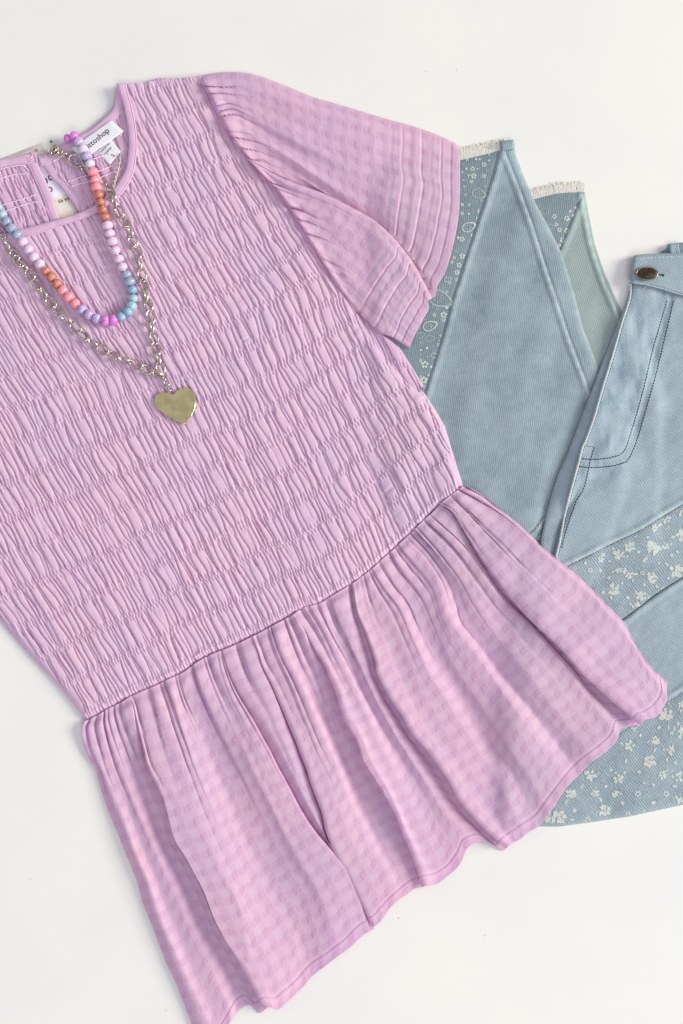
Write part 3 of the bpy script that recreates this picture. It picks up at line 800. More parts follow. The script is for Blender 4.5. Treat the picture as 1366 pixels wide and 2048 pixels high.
# ================================================================== BLOUSE
blouse = thing('blouse', 'lilac shirred peplum blouse with puffed checked sleeve laid over the jeans', 'blouse', 600, 1000)
T0 = lambda x: 182 - .30 * (x - 300)
waist = [(-330, 1700), (0, 1532), (110, 1474), (172, 1441), (216, 1418), (256, 1396), (315, 1370), (366, 1345), (403, 1318), (458, 1294), (500, 1275), (538, 1257), (600, 1219), (639, 1207), (722, 1156), (766, 1117), (801, 1086), (841, 1047), (876, 1011), (907, 990), (929, 971), (960, 940), (1010, 885), (1060, 830)]
wc = curve(waist, 600)
wy = lambda x: np.interp(x, wc[:, 0], wc[:, 1])
NR = 17.2
def bod_pos(u, r):
    ax = -430 + 938 * u; ay = T0(ax); bx = 172 + 758 * u; by = wy(bx); t = r / NR
    k = np.sin(np.clip(t, 0, 1) * math.pi)
    px = ax + (bx - ax) * t; py = ay + (by - ay) * t
    py = py + 4.5 * k * noise2(px, py, 120, 11); px = px + 6 * k * noise2(px, py, 150, 12)
    return px, py
def shirr(NU_px, r, seed, spacing=9.9, amp=4.7, pair=.105, crimp=1.35):
    """gathered cloth between rows of elastic: X (n,m) across in layout units, r (n,) row number -> height"""
    g = np.random.default_rng(seed)
    x = NU_px; W_ = x.max() - x.min(); nb = int(W_ / spacing) + 4
    base = x.min() - 2 * spacing + np.arange(nb) * spacing + g.uniform(-.42, .42, nb) * spacing
    k0 = int(math.floor(r.min())) - 1; K = int(math.ceil(r.max())) - k0 + 3
    drift = np.cumsum(g.normal(0, .55, (K, 1)), 0) * 2
    Q = base[None] + g.normal(0, .15, (K, nb)) * spacing + drift
    Q2 = Q + g.normal(0, .16, (K, nb)) * spacing
    bow = g.normal(0, .15, (K, nb)) * spacing; sb = g.normal(-.05, .06, (K, nb)) * spacing
    dep = np.clip(g.normal(.88, .18, (K, nb)), .25, 1.1)
    weak = g.random((K, nb)) < .12; dep[weak] *= .35
    dep2 = np.clip(dep + g.normal(0, .25, (K, nb)), .15, 1.1)
    big = g.random((K, nb)) < .05; dep[big] = 1.5
    hi = 1 + g.normal(0, .13, (K, nb))
    ph = g.uniform(0, 6.28, K * 2); H = np.zeros(x.shape)
    for i, rr in enumerate(r):
        k = int(math.floor(rr)); t = rr - k; k -= k0
        pos = Q2[k] * (1 - t) + Q[k + 1] * t + np.sin(math.pi * t) * bow[k] + np.sin(2 * math.pi * t) * sb[k]
        d = dep[k] * (1 - t) + dep2[k] * t
        o = np.argsort(pos); pos = pos[o]; d = d[o]; hh = hi[k][o]
        j = np.clip(np.searchsorted(pos, x[i]) - 1, 0, nb - 2)
        a = pos[j]; b = pos[j + 1]; gap = np.maximum(b - a, .8)
        s = np.clip((x[i] - a) / gap, 0, 1)
        p = np.clip(np.sin(math.pi * s ** .82), 0, 1) ** .30
        D = .8 * (d[j] * (1 - s) + d[j + 1] * s)
        g_ = np.clip(gap / spacing, .12, 1.7) ** .5
        dist = min(t, 1 - t)
        inner = 1 - sstep(dist, pair - .035, pair + .05)      # 1 between the two lines of elastic
        rowd = abs(dist - pair)
        h = amp * hh[j] * (1 - D * (1 - p) * (1 - .35 * inner)) * (.5 + .5 * g_) * (1 - .10 * inner - .07 * math.exp(-(rowd / .03) ** 2))
        e1 = s * gap; e2 = (1 - s) * gap
        w1 = .9 + 1.5 * (d[j] > 1.2); w2 = .9 + 1.5 * (d[j + 1] > 1.2)
        h += amp * .2 * (.5 - s) * g_
        h -= amp * .8 * (1 - .8 * inner) * (np.minimum(d[j], 1.3) * np.exp(-(e1 / w1) ** 2) + np.minimum(d[j + 1], 1.3) * np.exp(-(e2 / w2) ** 2))
        cr = math.exp(-(max(0, dist - pair) / .07) ** 2)
        ca = x[i] * (2 * math.pi / 6.4) + 2.4 * noise2(x[i], 0 * x[i] + rr * 30, 22, seed + 5) + ph[k * 2 + (t > .5)]
        h += cr * crimp * (np.sin(ca) + .4 * np.sin(ca * .47))
        H[i] = h
    return H
nr, nu = 600, 860
r = np.linspace(-2.2, NR, nr); u = np.linspace(-.12, 1.14, nu)
U, R = np.meshgrid(u, r); BX, BY = bod_pos(U, R)
XW = U * 880
HB = shirr(XW, r, 21)
HB *= (1 - sstep(R, NR - .12, NR) * .8)
bB = drape_map(4, 9); mJ = drape_map(1, 1)
outline_side = [(716, 623), (746, 668), (768, 701), (783, 722), (812, 752), (850, 786), (873, 821), (891, 852), (902, 889), (913, 922), (922, 950), (930, 974)]
left_side = [(174, 1446), (150, 1412), (120, 1375), (60, 1310), (0, 1240), (-60, 1160), (-140, 1020), (-200, 850), (-230, 700), (-200, 560), (-150, 480)]
armhole = [(400, 153), (415, 188), (437, 227), (457, 267), (485, 302), (521, 346), (556, 381), (582, 421), (617, 473), (639, 522), (687, 583), (716, 623)]
neck_mid = [(-130, 474), (-60, 482), (0, 478), (45, 467), (88, 455), (126, 443), (160, 431), (190, 418), (215, 404), (238, 381), (257, 350), (264, 317), (265, 285), (261, 253), (254, 220), (246, 190), (243, 167)]
bpoly = [(252, 168), (300, 163), (330, 158), (400, 153)] + curve(armhole, 30)[1:].tolist() + curve(outline_side, 30)[1:].tolist() + [(935, 985), (900, 1060), (700, 1200), (400, 1345), (176, 1470)] + curve(left_side, 30).tolist() + curve(neck_mid, 50).tolist()
# keep the waist part of the outline just outside the last row so that the seam row itself is the border
HBt = sample(bB, BX, BY) + 9 + 2.2 * fbm(BX, BY, 160, 61, 2) + HB
HBt -= 3.0 * sstep(R, NR - .2, NR)
da_, _, _ = seg_dist(BX, BY, curve(armhole, 30)); HBt -= 3.5 * np.exp(-(da_ / 6.) ** 2)
uvB = (U * 1750, R * 70)
bodice, gB = clip_sheet('bodice', BX, BY, HBt, bpoly, M_bodice, blouse, [outline_side, left_side], 22, uvB, 1.5)
GX, GY, GH = gB
# stitches of the elastic rows, lying on the crimped ridges
insB = inside(BX, BY, bpoly)
def row_paths(rv):
    fi = (rv - r[0]) / (r[1] - r[0]); i = int(round(fi))
    if i < 2 or i >= nr - 2: return []
    m = insB[i]; out = []; cur = []
    for j in range(nu):
        if m[j]: cur.append((GX[i, j], GY[i, j], GH[i - 1:i + 2, j].max()))
        else:
            if len(cur) > 6: out.append(cur)
            cur = []
    if len(cur) > 6: out.append(cur)
    return out
paths = []
for k in range(-2, 17):
    for q in (-.105, .105): paths += row_paths(k + q)
# zigzag them slightly, as machine stitches over gathers do
zz = []
for p in paths:
    a = np.array(p); a[:, 1] += 1.1 * np.sin(a[:, 0] * 1.3 + a[0, 1]) + .6 * noise2(a[:, 0], a[:, 1], 5, 8); zz.append(a)
dashes('shirring_stitches', zz, M_thread, bodice, 3.2, 3.8, .75, .5, .0, jit=.6)

# back of the blouse showing at the underarm
PX, PY = pgrid(725, 630, 880, 850, 2.)
Rr = (PY + .42 * (PX - 800)) / 66.
Hs = 7 + shirr((PX + (-.5) * PY), np.linspace(630, 850, PX.shape[0]) / 66., 31, 12, 4.5) * 1. + sample(drape_map(1, 3), PX, PY) * 0
bs = sample(bB, PX, PY)
clip_sheet('back_side', PX, PY, Hs + bs - 3, [(728, 640), (770, 668), (800, 692), (812, 711), (825, 731), (838, 755), (848, 770), (838, 785), (800, 770), (750, 700)], M_back, blouse, [[(770, 668), (800, 692), (812, 711), (825, 731), (838, 755), (848, 770)]], 12, (PX * 1.5, PY), None)
# that piece continues below the front, kept low

# ---- back seen through the neck
def back_piece(name, poly, x0, y0, x1, y1, seed, rounds, base=5.5):
    n = int((y1 - y0) / 1.6); m = int((x1 - x0) / 1.6)
    rr = np.linspace(0, 1, n); uu = np.linspace(0, 1, m); Uu, Rr = np.meshgrid(uu, rr)
    sh = -.29
    PX = x0 + (x1 - x0) * Uu + .36 * (Rr - .5) * (y1 - y0); PY = y0 + (y1 - y0) * Rr + sh * (PX - x0 - 60)
    rows = (y0 + (y1 - y0) * rr - 346) / 71. - 2
    Hh = shirr(Uu * (x1 - x0), rows, seed, 12.5, 5.0)
    o, g = clip_sheet(name, PX, PY, base + Hh, poly, M_back, blouse, rounds, 8, (Uu * (x1 - x0) * 1.9, PY), 2.5)
    return o, g
pl_l = [(66, 303), (80, 345), (95, 392), (112, 442)]; pl_r = [(86, 312), (110, 350), (130, 385), (152, 424)]
pL = [(-150, 330), (-60, 330), (0, 326), (60, 316), (64, 335), (74, 362), (92, 405), (108, 452), (60, 476), (-60, 490), (-160, 480)]
pR = [(92, 315), (112, 308), (150, 288), (190, 262), (215, 236), (234, 205), (246, 175), (266, 250), (269, 317), (255, 360), (235, 392), (190, 425), (166, 432), (160, 408), (148, 388), (135, 370), (120, 352), (104, 330)]
bl, gl = back_piece('back_panel', pL, -200, 270, 150, 520, 51, None)
br_, gr = back_piece('back_panel', pR, 60, 200, 300, 500, 52, None)
bl['label'] = 'left half of the inside back'; br_['label'] = 'right half of the inside back'
def ribbon(name, left, right, mat, parent, hbase, hmid=3.5, n=None, crimp=0, cfreq=9, hfun=None, uvs=1.):
    """flat folded band between two border curves"""
    a = curve(left, 200); b = curve(right, 200)
    L = length(a); n = n or int(L / 2.2); ii = np.linspace(0, 199, n)
    a = np.stack([np.interp(ii, np.arange(200), a[:, k]) for k in (0, 1)], -1); b = np.stack([np.interp(ii, np.arange(200), b[:, k]) for k in (0, 1)], -1)
    t = np.array([0, .02, .08, .18, .32, .5, .68, .76, .80, .84, .90, .96, 1.0]); pr = np.array([-1.2, -.3, .55, .85, 1, 1, .95, .85, .45, .8, .85, .3, -.8])
    P = a[:, None] * (1 - t[None, :, None]) + b[:, None] * t[None, :, None]
    s = np.linspace(0, L, n)[:, None]
    base = hbase if hfun is None else hfun(P[..., 0], P[..., 1])
    H = base + hmid * pr[None, :] + .8 * noise2(P[..., 0], P[..., 1], 16, 91)
    if crimp: H = H + crimp * np.sin(s * 2 * math.pi / cfreq + 2 * noise2(s, s * 0, 14, 5)) * (pr[None] > .3)
    return sheet(name, P[..., 0], P[..., 1], H, mat, parent, (t[None] * length([a[0], b[0]]) + 0 * P[..., 0], s + 0 * P[..., 0])), (P, H)
def edge_stitch(P, H, col, mat, parent, name='edge_stitching', **k):
    dashes(name, np.c_[P[:, col, 0], P[:, col, 1], H[:, col]], mat, parent, 4, 2.6, .75, .6, .15, **k)
# plackets of the keyhole
pla, (P_, H_) = ribbon('placket', [(74, 306), (77, 330), (88, 353), (101, 384), (107, 398), (114, 423), (121, 440)], [(56, 316), (59, 335), (67, 357), (79, 382), (87, 402), (95, 425), (101, 442)], M_bind, blouse, 9, 2.2); edge_stitch(P_, H_, 8, M_thread_dk, pla)
plb, (P_, H_) = ribbon('placket', [(78, 313), (85, 330), (95, 345), (106, 360), (116, 369), (133, 389), (147, 408), (158, 426)], [(101, 316), (107, 326), (118, 342), (129, 357), (143, 373), (156, 392), (166, 408), (173, 422)], M_bind, blouse, 8, 2.2); edge_stitch(P_, H_, 8, M_thread_dk, plb)
pla['label'] = 'left edge of the keyhole opening'; plb['label'] = 'right edge of the keyhole opening'
nb1, (P_, H_) = ribbon('back_neck_binding', [(-150, 330), (-60, 330), (0, 319), (40, 311), (66, 303), (72, 303)], [(-150, 352), (-60, 349), (0, 338), (40, 330), (70, 327), (77, 328)], M_bind, blouse, 9.5, 2.4); edge_stitch(P_, H_, 8, M_thread_dk, nb1)
nb2, (P_, H_) = ribbon('back_neck_binding', [(76, 311), (90, 307), (108, 300), (125, 290), (150, 274), (178, 260), (205, 238), (222, 222), (228, 205), (232, 176)], [(84, 332), (96, 329), (118, 321), (138, 311), (165, 297), (195, 279), (222, 252), (238, 232), (247, 215), (254, 190)], M_bind, blouse, 9.5, 2.4); edge_stitch(P_, H_, 8, M_thread_dk, nb2)
# button loop stitched at the keyhole top
for pts in ([(52, 306), (56, 303), (63, 304), (64, 312), (58, 318), (54, 314)], [(66, 306), (72, 314), (74, 324)], [(55, 318), (60, 322), (66, 318)]):
    c = curve(pts, 20); tube('loop_thread', W(c[:, 0], c[:, 1], 12.5 + 0 * c[:, 0]), .8 * S, M_thread, nb1, 6)
# pale elastic showing on the inside of the back
mB = drape_map(1, 1)
for pts, par in (([(-60, 352), (0, 338), (30, 332), (45, 331), (58, 341)], bl), ([(-60, 370), (0, 356), (30, 349), (60, 347)], bl), ([(-60, 427), (0, 411), (40, 399), (75, 388)], bl), ([(-40, 438), (5, 424), (45, 410), (82, 401)], bl),
                 ([(107, 321), (120, 314), (135, 311), (160, 305)], br_), ([(136, 363), (155, 356), (178, 349), (200, 341), (230, 329)], br_), ([(143, 372), (160, 367), (180, 362), (205, 353), (245, 336)], br_), ([(150, 330), (185, 318), (215, 308)], br_)):
    c = curve(pts, 0, 1.6); h = sample(mB, c[:, 0], c[:, 1]) + .2
    a = np.arange(len(c)); P1 = W(c[:, 0] + .9 * np.sin(a * 1.3), c[:, 1] + .9 * np.cos(a * 1.3), h + .4 * np.sin(a * 2.1))
    tube('elastic_thread', P1, 1.25 * S, M_elastic, par, 6)

# ---- labels sewn inside the neck
hl = 13.5
lab = quad('brand_label', [(143, 296), (222, 239), (248, 262), (163, 322)], hl, M_label, blouse, 12, 1.0, .7)
text('brand_lettering', 'Dittoshop', (168.5, 305.5), (42, -35), 11.5, hl + 1.5, M_ink, lab, ysc=1., width=65.5)
quad('label_fold', [(236, 270), (247, 262), (241, 274), (234, 277)], hl - 3, M_label, lab, 4, 0, .5)
care = quad('size_label', [(194, 302), (220, 277), (242, 303), (219, 330)], hl - 1.6, M_label, blouse, 12, .8, .6)
text('care_lettering', 'MADE IN', (203, 306), (17, -18), 4.4, hl - .3, M_ink, care)
text('care_lettering', 'CHINA', (210, 311), (15, -16), 4.6, hl - .3, M_ink, care)
text('size_lettering', 'S', (227, 315.5), (5, -5.2), 8, hl - .3, M_ink, care)

# ---- neck binding of the front
fb_in = [(-160, 452), (-110, 460), (-60, 470), (0, 467), (38, 459), (88, 446), (123, 436), (158, 425), (187, 411), (213, 389), (231, 371), (249, 342), (255, 315), (257, 275), (252, 238), (244, 203), (237, 181), (232, 167)]
fb_out = [(-160, 475), (-115, 482), (-60, 492), (0, 487), (53, 475), (88, 464), (126, 451), (164, 439), (194, 426), (234, 397), (251, 379), (266, 350), (273, 316), (275, 285), (270, 240), (262, 204), (256, 182), (253, 168)]
nbf, (P_, H_) = ribbon('neck_binding', fb_in, fb_out, M_bind, blouse, 17, 2.8); edge_stitch(P_, H_, 8, M_thread_dk, nbf)
# ---- gathered shoulder seam
shs, (P_, H_) = ribbon('shoulder_seam', [(254, 163), (275, 168), (300, 161), (322, 156), (360, 157), (402, 151)], [(256, 175), (280, 173), (300, 173), (322, 171), (360, 172), (408, 169)], M_bind, blouse, 9, 3.2, crimp=1.6, cfreq=8.5); edge_stitch(P_, H_, 11, M_thread_dk, shs)

# ---- peplum skirt: every lengthwise fold traced from waist to hem
bS = bB
NV = 300
f = Fold(NV)
f.add([(170, 1442), (164, 1460), (171, 1502), (193, 1545), (212, 1607), (240, 1678), (269, 1750), (288, 1812), (307, 1859), (331, 1921), (355, 1973), (383, 2045), (398, 2092)], (3, .5, .5, 0))
f.add([(176, 1440), (170, 1460), (178, 1502), (200, 1545), (219, 1607), (247, 1678), (276, 1750), (295, 1812), (314, 1859), (338, 1921), (362, 1973), (390, 2043), (405, 2091)], (6, 8, 9, 7))
f.add([(190, 1433), (186, 1460), (205, 1530), (236, 1610), (262, 1680), (290, 1750), (318, 1830), (348, 1900), (380, 1970), (412, 2040), (424, 2088)], (6, 14, 15, 10))
f.add([(203, 1426), (203, 1460), (222, 1530), (250, 1600), (280, 1680), (312, 1760), (345, 1840), (375, 1910), (405, 1975), (432, 2035), (440, 2078)], (6, 9, 8, 8))
f.add([(212, 1420), (214, 1450), (232, 1510), (262, 1590), (295, 1670), (330, 1750), (365, 1830), (398, 1900), (430, 1965), (456, 2020), (458, 2048)], (6, 12, 10, 9))
f.add([(228, 1412), (232, 1440), (250, 1500), (285, 1590), (325, 1680), (365, 1760), (400, 1830), (435, 1900), (465, 1965), (480, 2018)], (6, 4, 2, 3))
f.add([(242, 1405), (247, 1436), (266, 1500), (300, 1580), (340, 1670), (378, 1750), (415, 1830), (450, 1905), (480, 1965), (498, 2010)], (6, 2.5, 1.2, 2))
f.edge([(258, 1395), (266, 1410), (272, 1440), (278, 1465), (297, 1540), (331, 1607), (350, 1674), (378, 1726), (407, 1783), (435, 1850), (478, 1921), (507, 1973), (531, 2019)], 'L', (6, 3, 1.5, 2), (6, 24, 28, 18), low=(3, 1.5, .6, .6), w=(1, 14, 22, 18))
f.add([(290, 1380), (300, 1410), (318, 1480), (350, 1570), (385, 1650), (420, 1730), (460, 1810), (500, 1890), (535, 1960), (554, 2019)], (6, 22, 25, 15))
f.add([(312, 1371), (325, 1410), (348, 1480), (385, 1580), (425, 1680), (465, 1770), (510, 1860), (550, 1930), (575, 2003)], (6, 19, 21, 13))
f.add([(334, 1360), (348, 1400), (372, 1480), (410, 1580), (455, 1690), (500, 1780), (545, 1860), (580, 1920), (598, 1983)], (6, 17, 14, 10))
f.add([(368, 1344), (377, 1388), (400, 1439), (422, 1500), (460, 1590), (505, 1690), (555, 1780), (595, 1850), (628, 1948)], (6, 7, 8, 8))
f.add([(392, 1326), (410, 1380), (440, 1450), (480, 1530), (525, 1620), (575, 1720), (620, 1800), (655, 1930)], (6, 12, 13, 10))
f.add([(412, 1314), (432, 1370), (468, 1450), (510, 1540), (560, 1640), (610, 1730), (655, 1810), (688, 1905)], (6, 18, 19, 12))
f.edge([(443, 1301), (452, 1337), (472, 1385), (498, 1429), (525, 1477), (564, 1550), (597, 1612), (626, 1659), (654, 1693), (688, 1731), (707, 1764), (721, 1802), (731, 1835), (742, 1862)], 'R', (6, 17, 18, 10), (6, 10, 10, 5), low=(3, 2, 1, 1), w=(1, 10, 14, 5), reach=9)
f.add([(474, 1288), (494, 1350), (530, 1425), (565, 1492), (595, 1560), (622, 1620), (650, 1672), (684, 1722), (712, 1768), (735, 1825), (744, 1858)], (6, 15, 14, 6))
f.edge([(505, 1273), (516, 1301), (525, 1332), (547, 1376), (564, 1416), (582, 1459), (602, 1507), (626, 1574), (645, 1626), (654, 1665), (673, 1712), (700, 1758), (722, 1806), (746, 1855)], 'L', (6, 12, 9, 5), (6, 16, 18, 11), low=(3, 3, 1, 2), w=(1, 9, 12, 2), reach=5)
f.add([(530, 1260), (546, 1310), (575, 1380), (612, 1460), (650, 1550), (685, 1640), (720, 1720), (752, 1790), (765, 1835)], (6, 15, 17, 11))
f.add([(552, 1248), (572, 1310), (595, 1354), (632, 1440), (672, 1530), (710, 1620), (748, 1700), (780, 1760), (793, 1806)], (6, 17, 11, 10))
f.add([(567, 1240), (588, 1300), (618, 1370), (652, 1440), (692, 1530), (732, 1620), (770, 1700), (805, 1760), (818, 1787)], (6, 4, 2.5, 7))
f.edge([(588, 1228), (610, 1260), (626, 1293), (648, 1328), (661, 1358), (674, 1389), (687, 1433), (714, 1481), (729, 1523), (763, 1578), (788, 1624), (807, 1670), (828, 1720), (846, 1773)], 'L', (6, 3, 2, 6), (6, 21, 23, 14), low=(3, 1.2, 1, 4), w=(1, 13, 14, 3))
f.add([(606, 1216), (636, 1265), (672, 1340), (705, 1410), (742, 1495), (785, 1585), (825, 1670), (855, 1725), (871, 1768)], (6, 17, 18, 11))
f.add([(628, 1210), (655, 1262), (690, 1335), (722, 1400), (762, 1480), (808, 1570), (848, 1650), (880, 1710), (898, 1753)], (6, 15, 12, 9))
f.add([(643, 1205), (668, 1268), (700, 1320), (735, 1395), (778, 1475), (825, 1555), (868, 1635), (905, 1690), (921, 1724)], (6, 5, 8, 10))
f.add([(662, 1193), (686, 1258), (712, 1315), (748, 1390), (792, 1470), (845, 1555), (890, 1630), (925, 1675), (936, 1694)], (6, 14, 13, 10))
f.add([(684, 1180), (702, 1240), (722, 1300), (755, 1380), (800, 1458), (855, 1545), (900, 1615), (950, 1665), (965, 1682)], (6, 11, 9, 8))
f.edge([(706, 1166), (714, 1222), (731, 1266), (751, 1323), (755, 1348), (778, 1391), (807, 1435), (827, 1469), (856, 1503), (895, 1557), (919, 1601), (953, 1640), (988, 1674), (1014, 1696)], 'L', (6, 4, 3, 3), (6, 20, 22, 15), low=(3, 1.2, .8, 1), w=(1, 12, 18, 14), reach=9)
f.add([(728, 1150), (745, 1205), (775, 1275), (800, 1340), (832, 1410), (875, 1480), (925, 1555), (975, 1625), (1025, 1687)], (6, 14, 18, 11))
f.add([(745, 1137), (768, 1175), (800, 1220), (828, 1285), (858, 1350), (905, 1425), (960, 1510), (1010, 1590), (1050, 1670)], (6, 17, 13, 10))
f.add([(764, 1119), (790, 1165), (818, 1205), (838, 1249), (866, 1305), (912, 1375), (965, 1460), (1025, 1550), (1075, 1652)], (6, 8, 7, 8))
f.add([(786, 1100), (810, 1140), (845, 1190), (868, 1240), (900, 1310), (945, 1380), (1000, 1460), (1055, 1540), (1103, 1618)], (6, 13, 15, 12))
f.add([(806, 1081), (842, 1122), (872, 1165), (884, 1205), (892, 1232), (922, 1275), (955, 1315), (1000, 1380), (1050, 1450), (1095, 1520), (1134, 1577)], (6, 17, 20, 12))
f.add([(822, 1066), (862, 1110), (898, 1165), (912, 1205), (925, 1245), (960, 1290), (1000, 1345), (1045, 1400), (1090, 1455), (1130, 1505), (1160, 1546)], (6, 8, 6, 8))
f.add([(836, 1052), (880, 1100), (922, 1155), (960, 1215), (1010, 1285), (1060, 1345), (1110, 1410), (1150, 1460), (1190, 1520)], (6, 14, 14, 10))
f.add([(848, 1040), (900, 1090), (942, 1145), (985, 1205), (1040, 1268), (1100, 1335), (1150, 1400), (1190, 1445), (1216, 1500)], (6, 12, 12, 9))
f.add([(858, 1031), (910, 1080), (952, 1130), (972, 1160), (1010, 1208), (1060, 1258), (1125, 1330), (1165, 1385), (1200, 1425), (1235, 1478)], (6, 13, 13, 9))
f.add([(864, 1026), (915, 1076), (958, 1127), (980, 1160), (1018, 1206), (1068, 1254), (1134, 1326), (1172, 1376), (1205, 1412), (1242, 1458)], (6, 9, 9, 6))
f.edge([(880, 1008), (902, 1022), (916, 1042), (938, 1077), (964, 1117), (990, 1152), (1028, 1203), (1065, 1243), (1094, 1269), (1127, 1302), (1164, 1346), (1193, 1371), (1237, 1411), (1283, 1447)], 'L', (6, 2, 1, 2), (6, 19, 22, 14), low=(3, 1.5, 1, 2), w=(1, 14, 22, 34), reach=4, pull=40)
f.add([(897, 994), (938, 1035), (985, 1085), (1040, 1145), (1095, 1205), (1155, 1270), (1215, 1340), (1262, 1385), (1302, 1437)], (6, 17, 19, 12))
f.add([(909, 985), (955, 1022), (1005, 1065), (1065, 1125), (1120, 1180), (1180, 1240), (1240, 1310), (1285, 1365), (1319, 1425)], (6, 13, 15, 10))
f.add([(921, 976), (960, 998), (1030, 1050), (1080, 1100), (1145, 1156), (1200, 1208), (1255, 1275), (1300, 1345), (1334, 1395)], (6, 12, 12, 9))
f.add([(927, 971), (962, 991), (990, 1015), (1036, 1052), (1073, 1088), (1112, 1121), (1160, 1162), (1189, 1191), (1240, 1242), (1273, 1301), (1299, 1337), (1334, 1368)], (5, 6, 6, 5))
f.add([(929, 970), (966, 990), (992, 1012), (1039, 1049), (1076, 1085), (1116, 1118), (1164, 1159), (1193, 1188), (1244, 1239), (1277, 1298), (1303, 1334), (1338, 1366)], (2, .5, .5, 1))
G, gu = loft(f.K, 2.4)
v = np.linspace(0, 1, NV)[:, None]
SX, SY, SH = G[..., 0], G[..., 1], G[..., 2]
SH = 5 + (SH - 5) * (1 - np.exp(-v / .08)) * 1.45
UU = gu[None, :] + 0 * SX
# tight gathers running out of the waist seam
gx = UU + 5 * noise2(UU, v * 300, 60, 3)
ga = 1.5 * shirr(gx, np.linspace(.3, .7, NV), 77, 22, 6., crimp=0) - 4
LG = .06 + .10 * (1 + noise2(UU, 0 * UU, 34, 6))
SH = SH + 5 * np.exp(-v / .035)
SH = SH + 1.7 * ga * np.exp(-(v / LG) ** 1.3) * (.35 + .65 * sstep(v, 0, .03))
SH = SH + 2.6 * fbm(UU, v * 600, 130, 71, 2) * sstep(v, .05, .25) + .35 * noise2(UU, v * 600, 17, 73) * sstep(v, .1, .3)
SH = .5 + np.log1p(np.exp(np.clip(SH - .5, -30, 30)))
# hem waves
SH = SH + 1.5 * sstep(v, .8, 1) * noise2(UU, v * 0, 70, 74) + sample(bS, SX, SY) * np.clip(.35 + SH / 14, 0, 1)
# hem: the last 20 units are doubled cloth with a stitched line
Lv = 575.
dh = (1 - v) * Lv
SH = SH + .5 * sstep(22 - dh, 0, 3) - 1.1 * np.exp(-((dh - 20) / 1.8) ** 2) * (v > .5)
SH[0] = np.maximum(SH[0], sample(bS, SX[0], SY[0]) + 2)
fl_ = sample(mJ, SX, SY) + .8
SH = fl_ + np.log1p(np.exp(np.clip(SH - fl_, -30, 60)))
SX = SX + 1.2 * noise2(UU, v * 600, 30, 75) * sstep(v, .1, .2); SY = SY + 2.2 * noise2(UU, v * 600, 26, 76) * sstep(v, .9, 1)
# turned-under edge gives the hem its thickness
tx = SX[-1] - SX[-2]; ty = SY[-1] - SY[-2]
SX = np.vstack([SX, SX[-1] + .0 * tx, SX[-1] - 2.2 * tx]); SY = np.vstack([SY, SY[-1] + .0 * ty, SY[-1] - 2.2 * ty]); SH = np.vstack([SH, np.maximum(SH[-1] - 1.8, .3), np.maximum(SH[-1] - 2.4, .2)])
vv = np.r_[np.linspace(0, 1, NV), 1.003, 1.0][:, None]
UV = (np.vstack([UU, UU[-2:]]), vv * 600 + 0 * SX)
skirt = sheet('peplum_skirt', SX, SY, SH, M_skirt, blouse, UV)
iv = int(NV * (1 - 20 / Lv))
hp = np.c_[SX[iv], SY[iv], SH[iv - 2:iv + 3].max(0) - .5]
dashes('hem_stitching', hp, M_seam, skirt, 4.2, 2.2, .75, .6, .15)

# waist seam: a puckered ridge of thread over the join
m0 = drape_map(1, 1)
c = curve(waist[3:21], 0, 1.6); c = c[(c[:, 0] > 172) & (c[:, 0] < 929)]
a = np.arange(len(c)); n_ = normals(c); zz_ = 2.0 * np.sin(a * 1.15) + 1.4 * noise2(a * 1., a * 0, 6, 4)
tube('waist_seam', W(c[:, 0] + n_[:, 0] * zz_, c[:, 1] + n_[:, 1] * zz_, sample(bB, c[:, 0], c[:, 1]) + 6.6 + 1.0 * np.cos(a * 1.15)), 1.0 * S, M_seam, blouse, 6)

# ---- sleeve
bSl = bB
NS = 280
g_ = Fold(NS, 1)
g_.add([(399, 152), (437, 145), (485, 145), (525, 154), (569, 171), (626, 194), (687, 212), (753, 232), (784, 241), (824, 252), (863, 265), (898, 280), (919, 293)], (4, 2, 1, 1))
g_.add([(400, 156), (438, 150), (485, 150), (524, 159), (567, 176), (624, 199), (685, 217), (751, 237), (782, 246), (822, 257), (861, 270), (896, 285), (919, 300)], (9, 10, 9, 6))
g_.add([(404, 168), (430, 168), (485, 172), (535, 188), (590, 208), (650, 228), (720, 250), (790, 274), (860, 300), (920, 328)], (9, 20, 19, 10))
g_.add([(411, 180), (440, 186), (490, 200), (540, 222), (600, 250), (660, 276), (730, 302), (800, 326), (860, 345), (920, 366)], (9, 17, 20, 10))
g_.add([(424, 205), (460, 208), (505, 232), (560, 262), (620, 290), (680, 318), (740, 340), (810, 360), (865, 378), (919, 410)], (9, 20, 17, 10))
g_.add([(438, 230), (470, 232), (510, 256), (560, 285), (620, 318), (680, 350), (740, 378), (800, 400), (860, 420), (915, 448)], (9, 12, 16, 10))
g_.add([(450, 254), (485, 262), (525, 285), (570, 310), (625, 345), (685, 384), (740, 412), (800, 435), (855, 460), (906, 492)], (9, 17, 10, 10))
g_.add([(464, 276), (500, 288), (540, 308), (590, 338), (640, 372), (690, 404), (738, 434), (790, 462), (840, 500), (890, 545)], (9, 10, 4, 9))
g_.add([(478, 295), (515, 312), (555, 332), (600, 356), (648, 386), (696, 412), (742, 440), (788, 476), (830, 522), (874, 574)], (9, 8, 3, 8))
g_.edge([(496, 317), (530, 338), (560, 356), (600, 372), (643, 387), (696, 413), (749, 443), (797, 489), (830, 535), (863, 597)], 'L', (9, 7, 4, 3, 4, 6, 7), (9, 16, 18, 18, 16, 14, 12), low=(7, 5, 3, 2, 3, 5, 6), w=(1, 8, 14, 16, 10, 5, 4), reach=8, pull=6)
g_.add([(527, 352), (560, 372), (600, 390), (650, 408), (700, 432), (748, 468), (790, 510), (822, 560), (858, 615)], (9, 17, 19, 11))
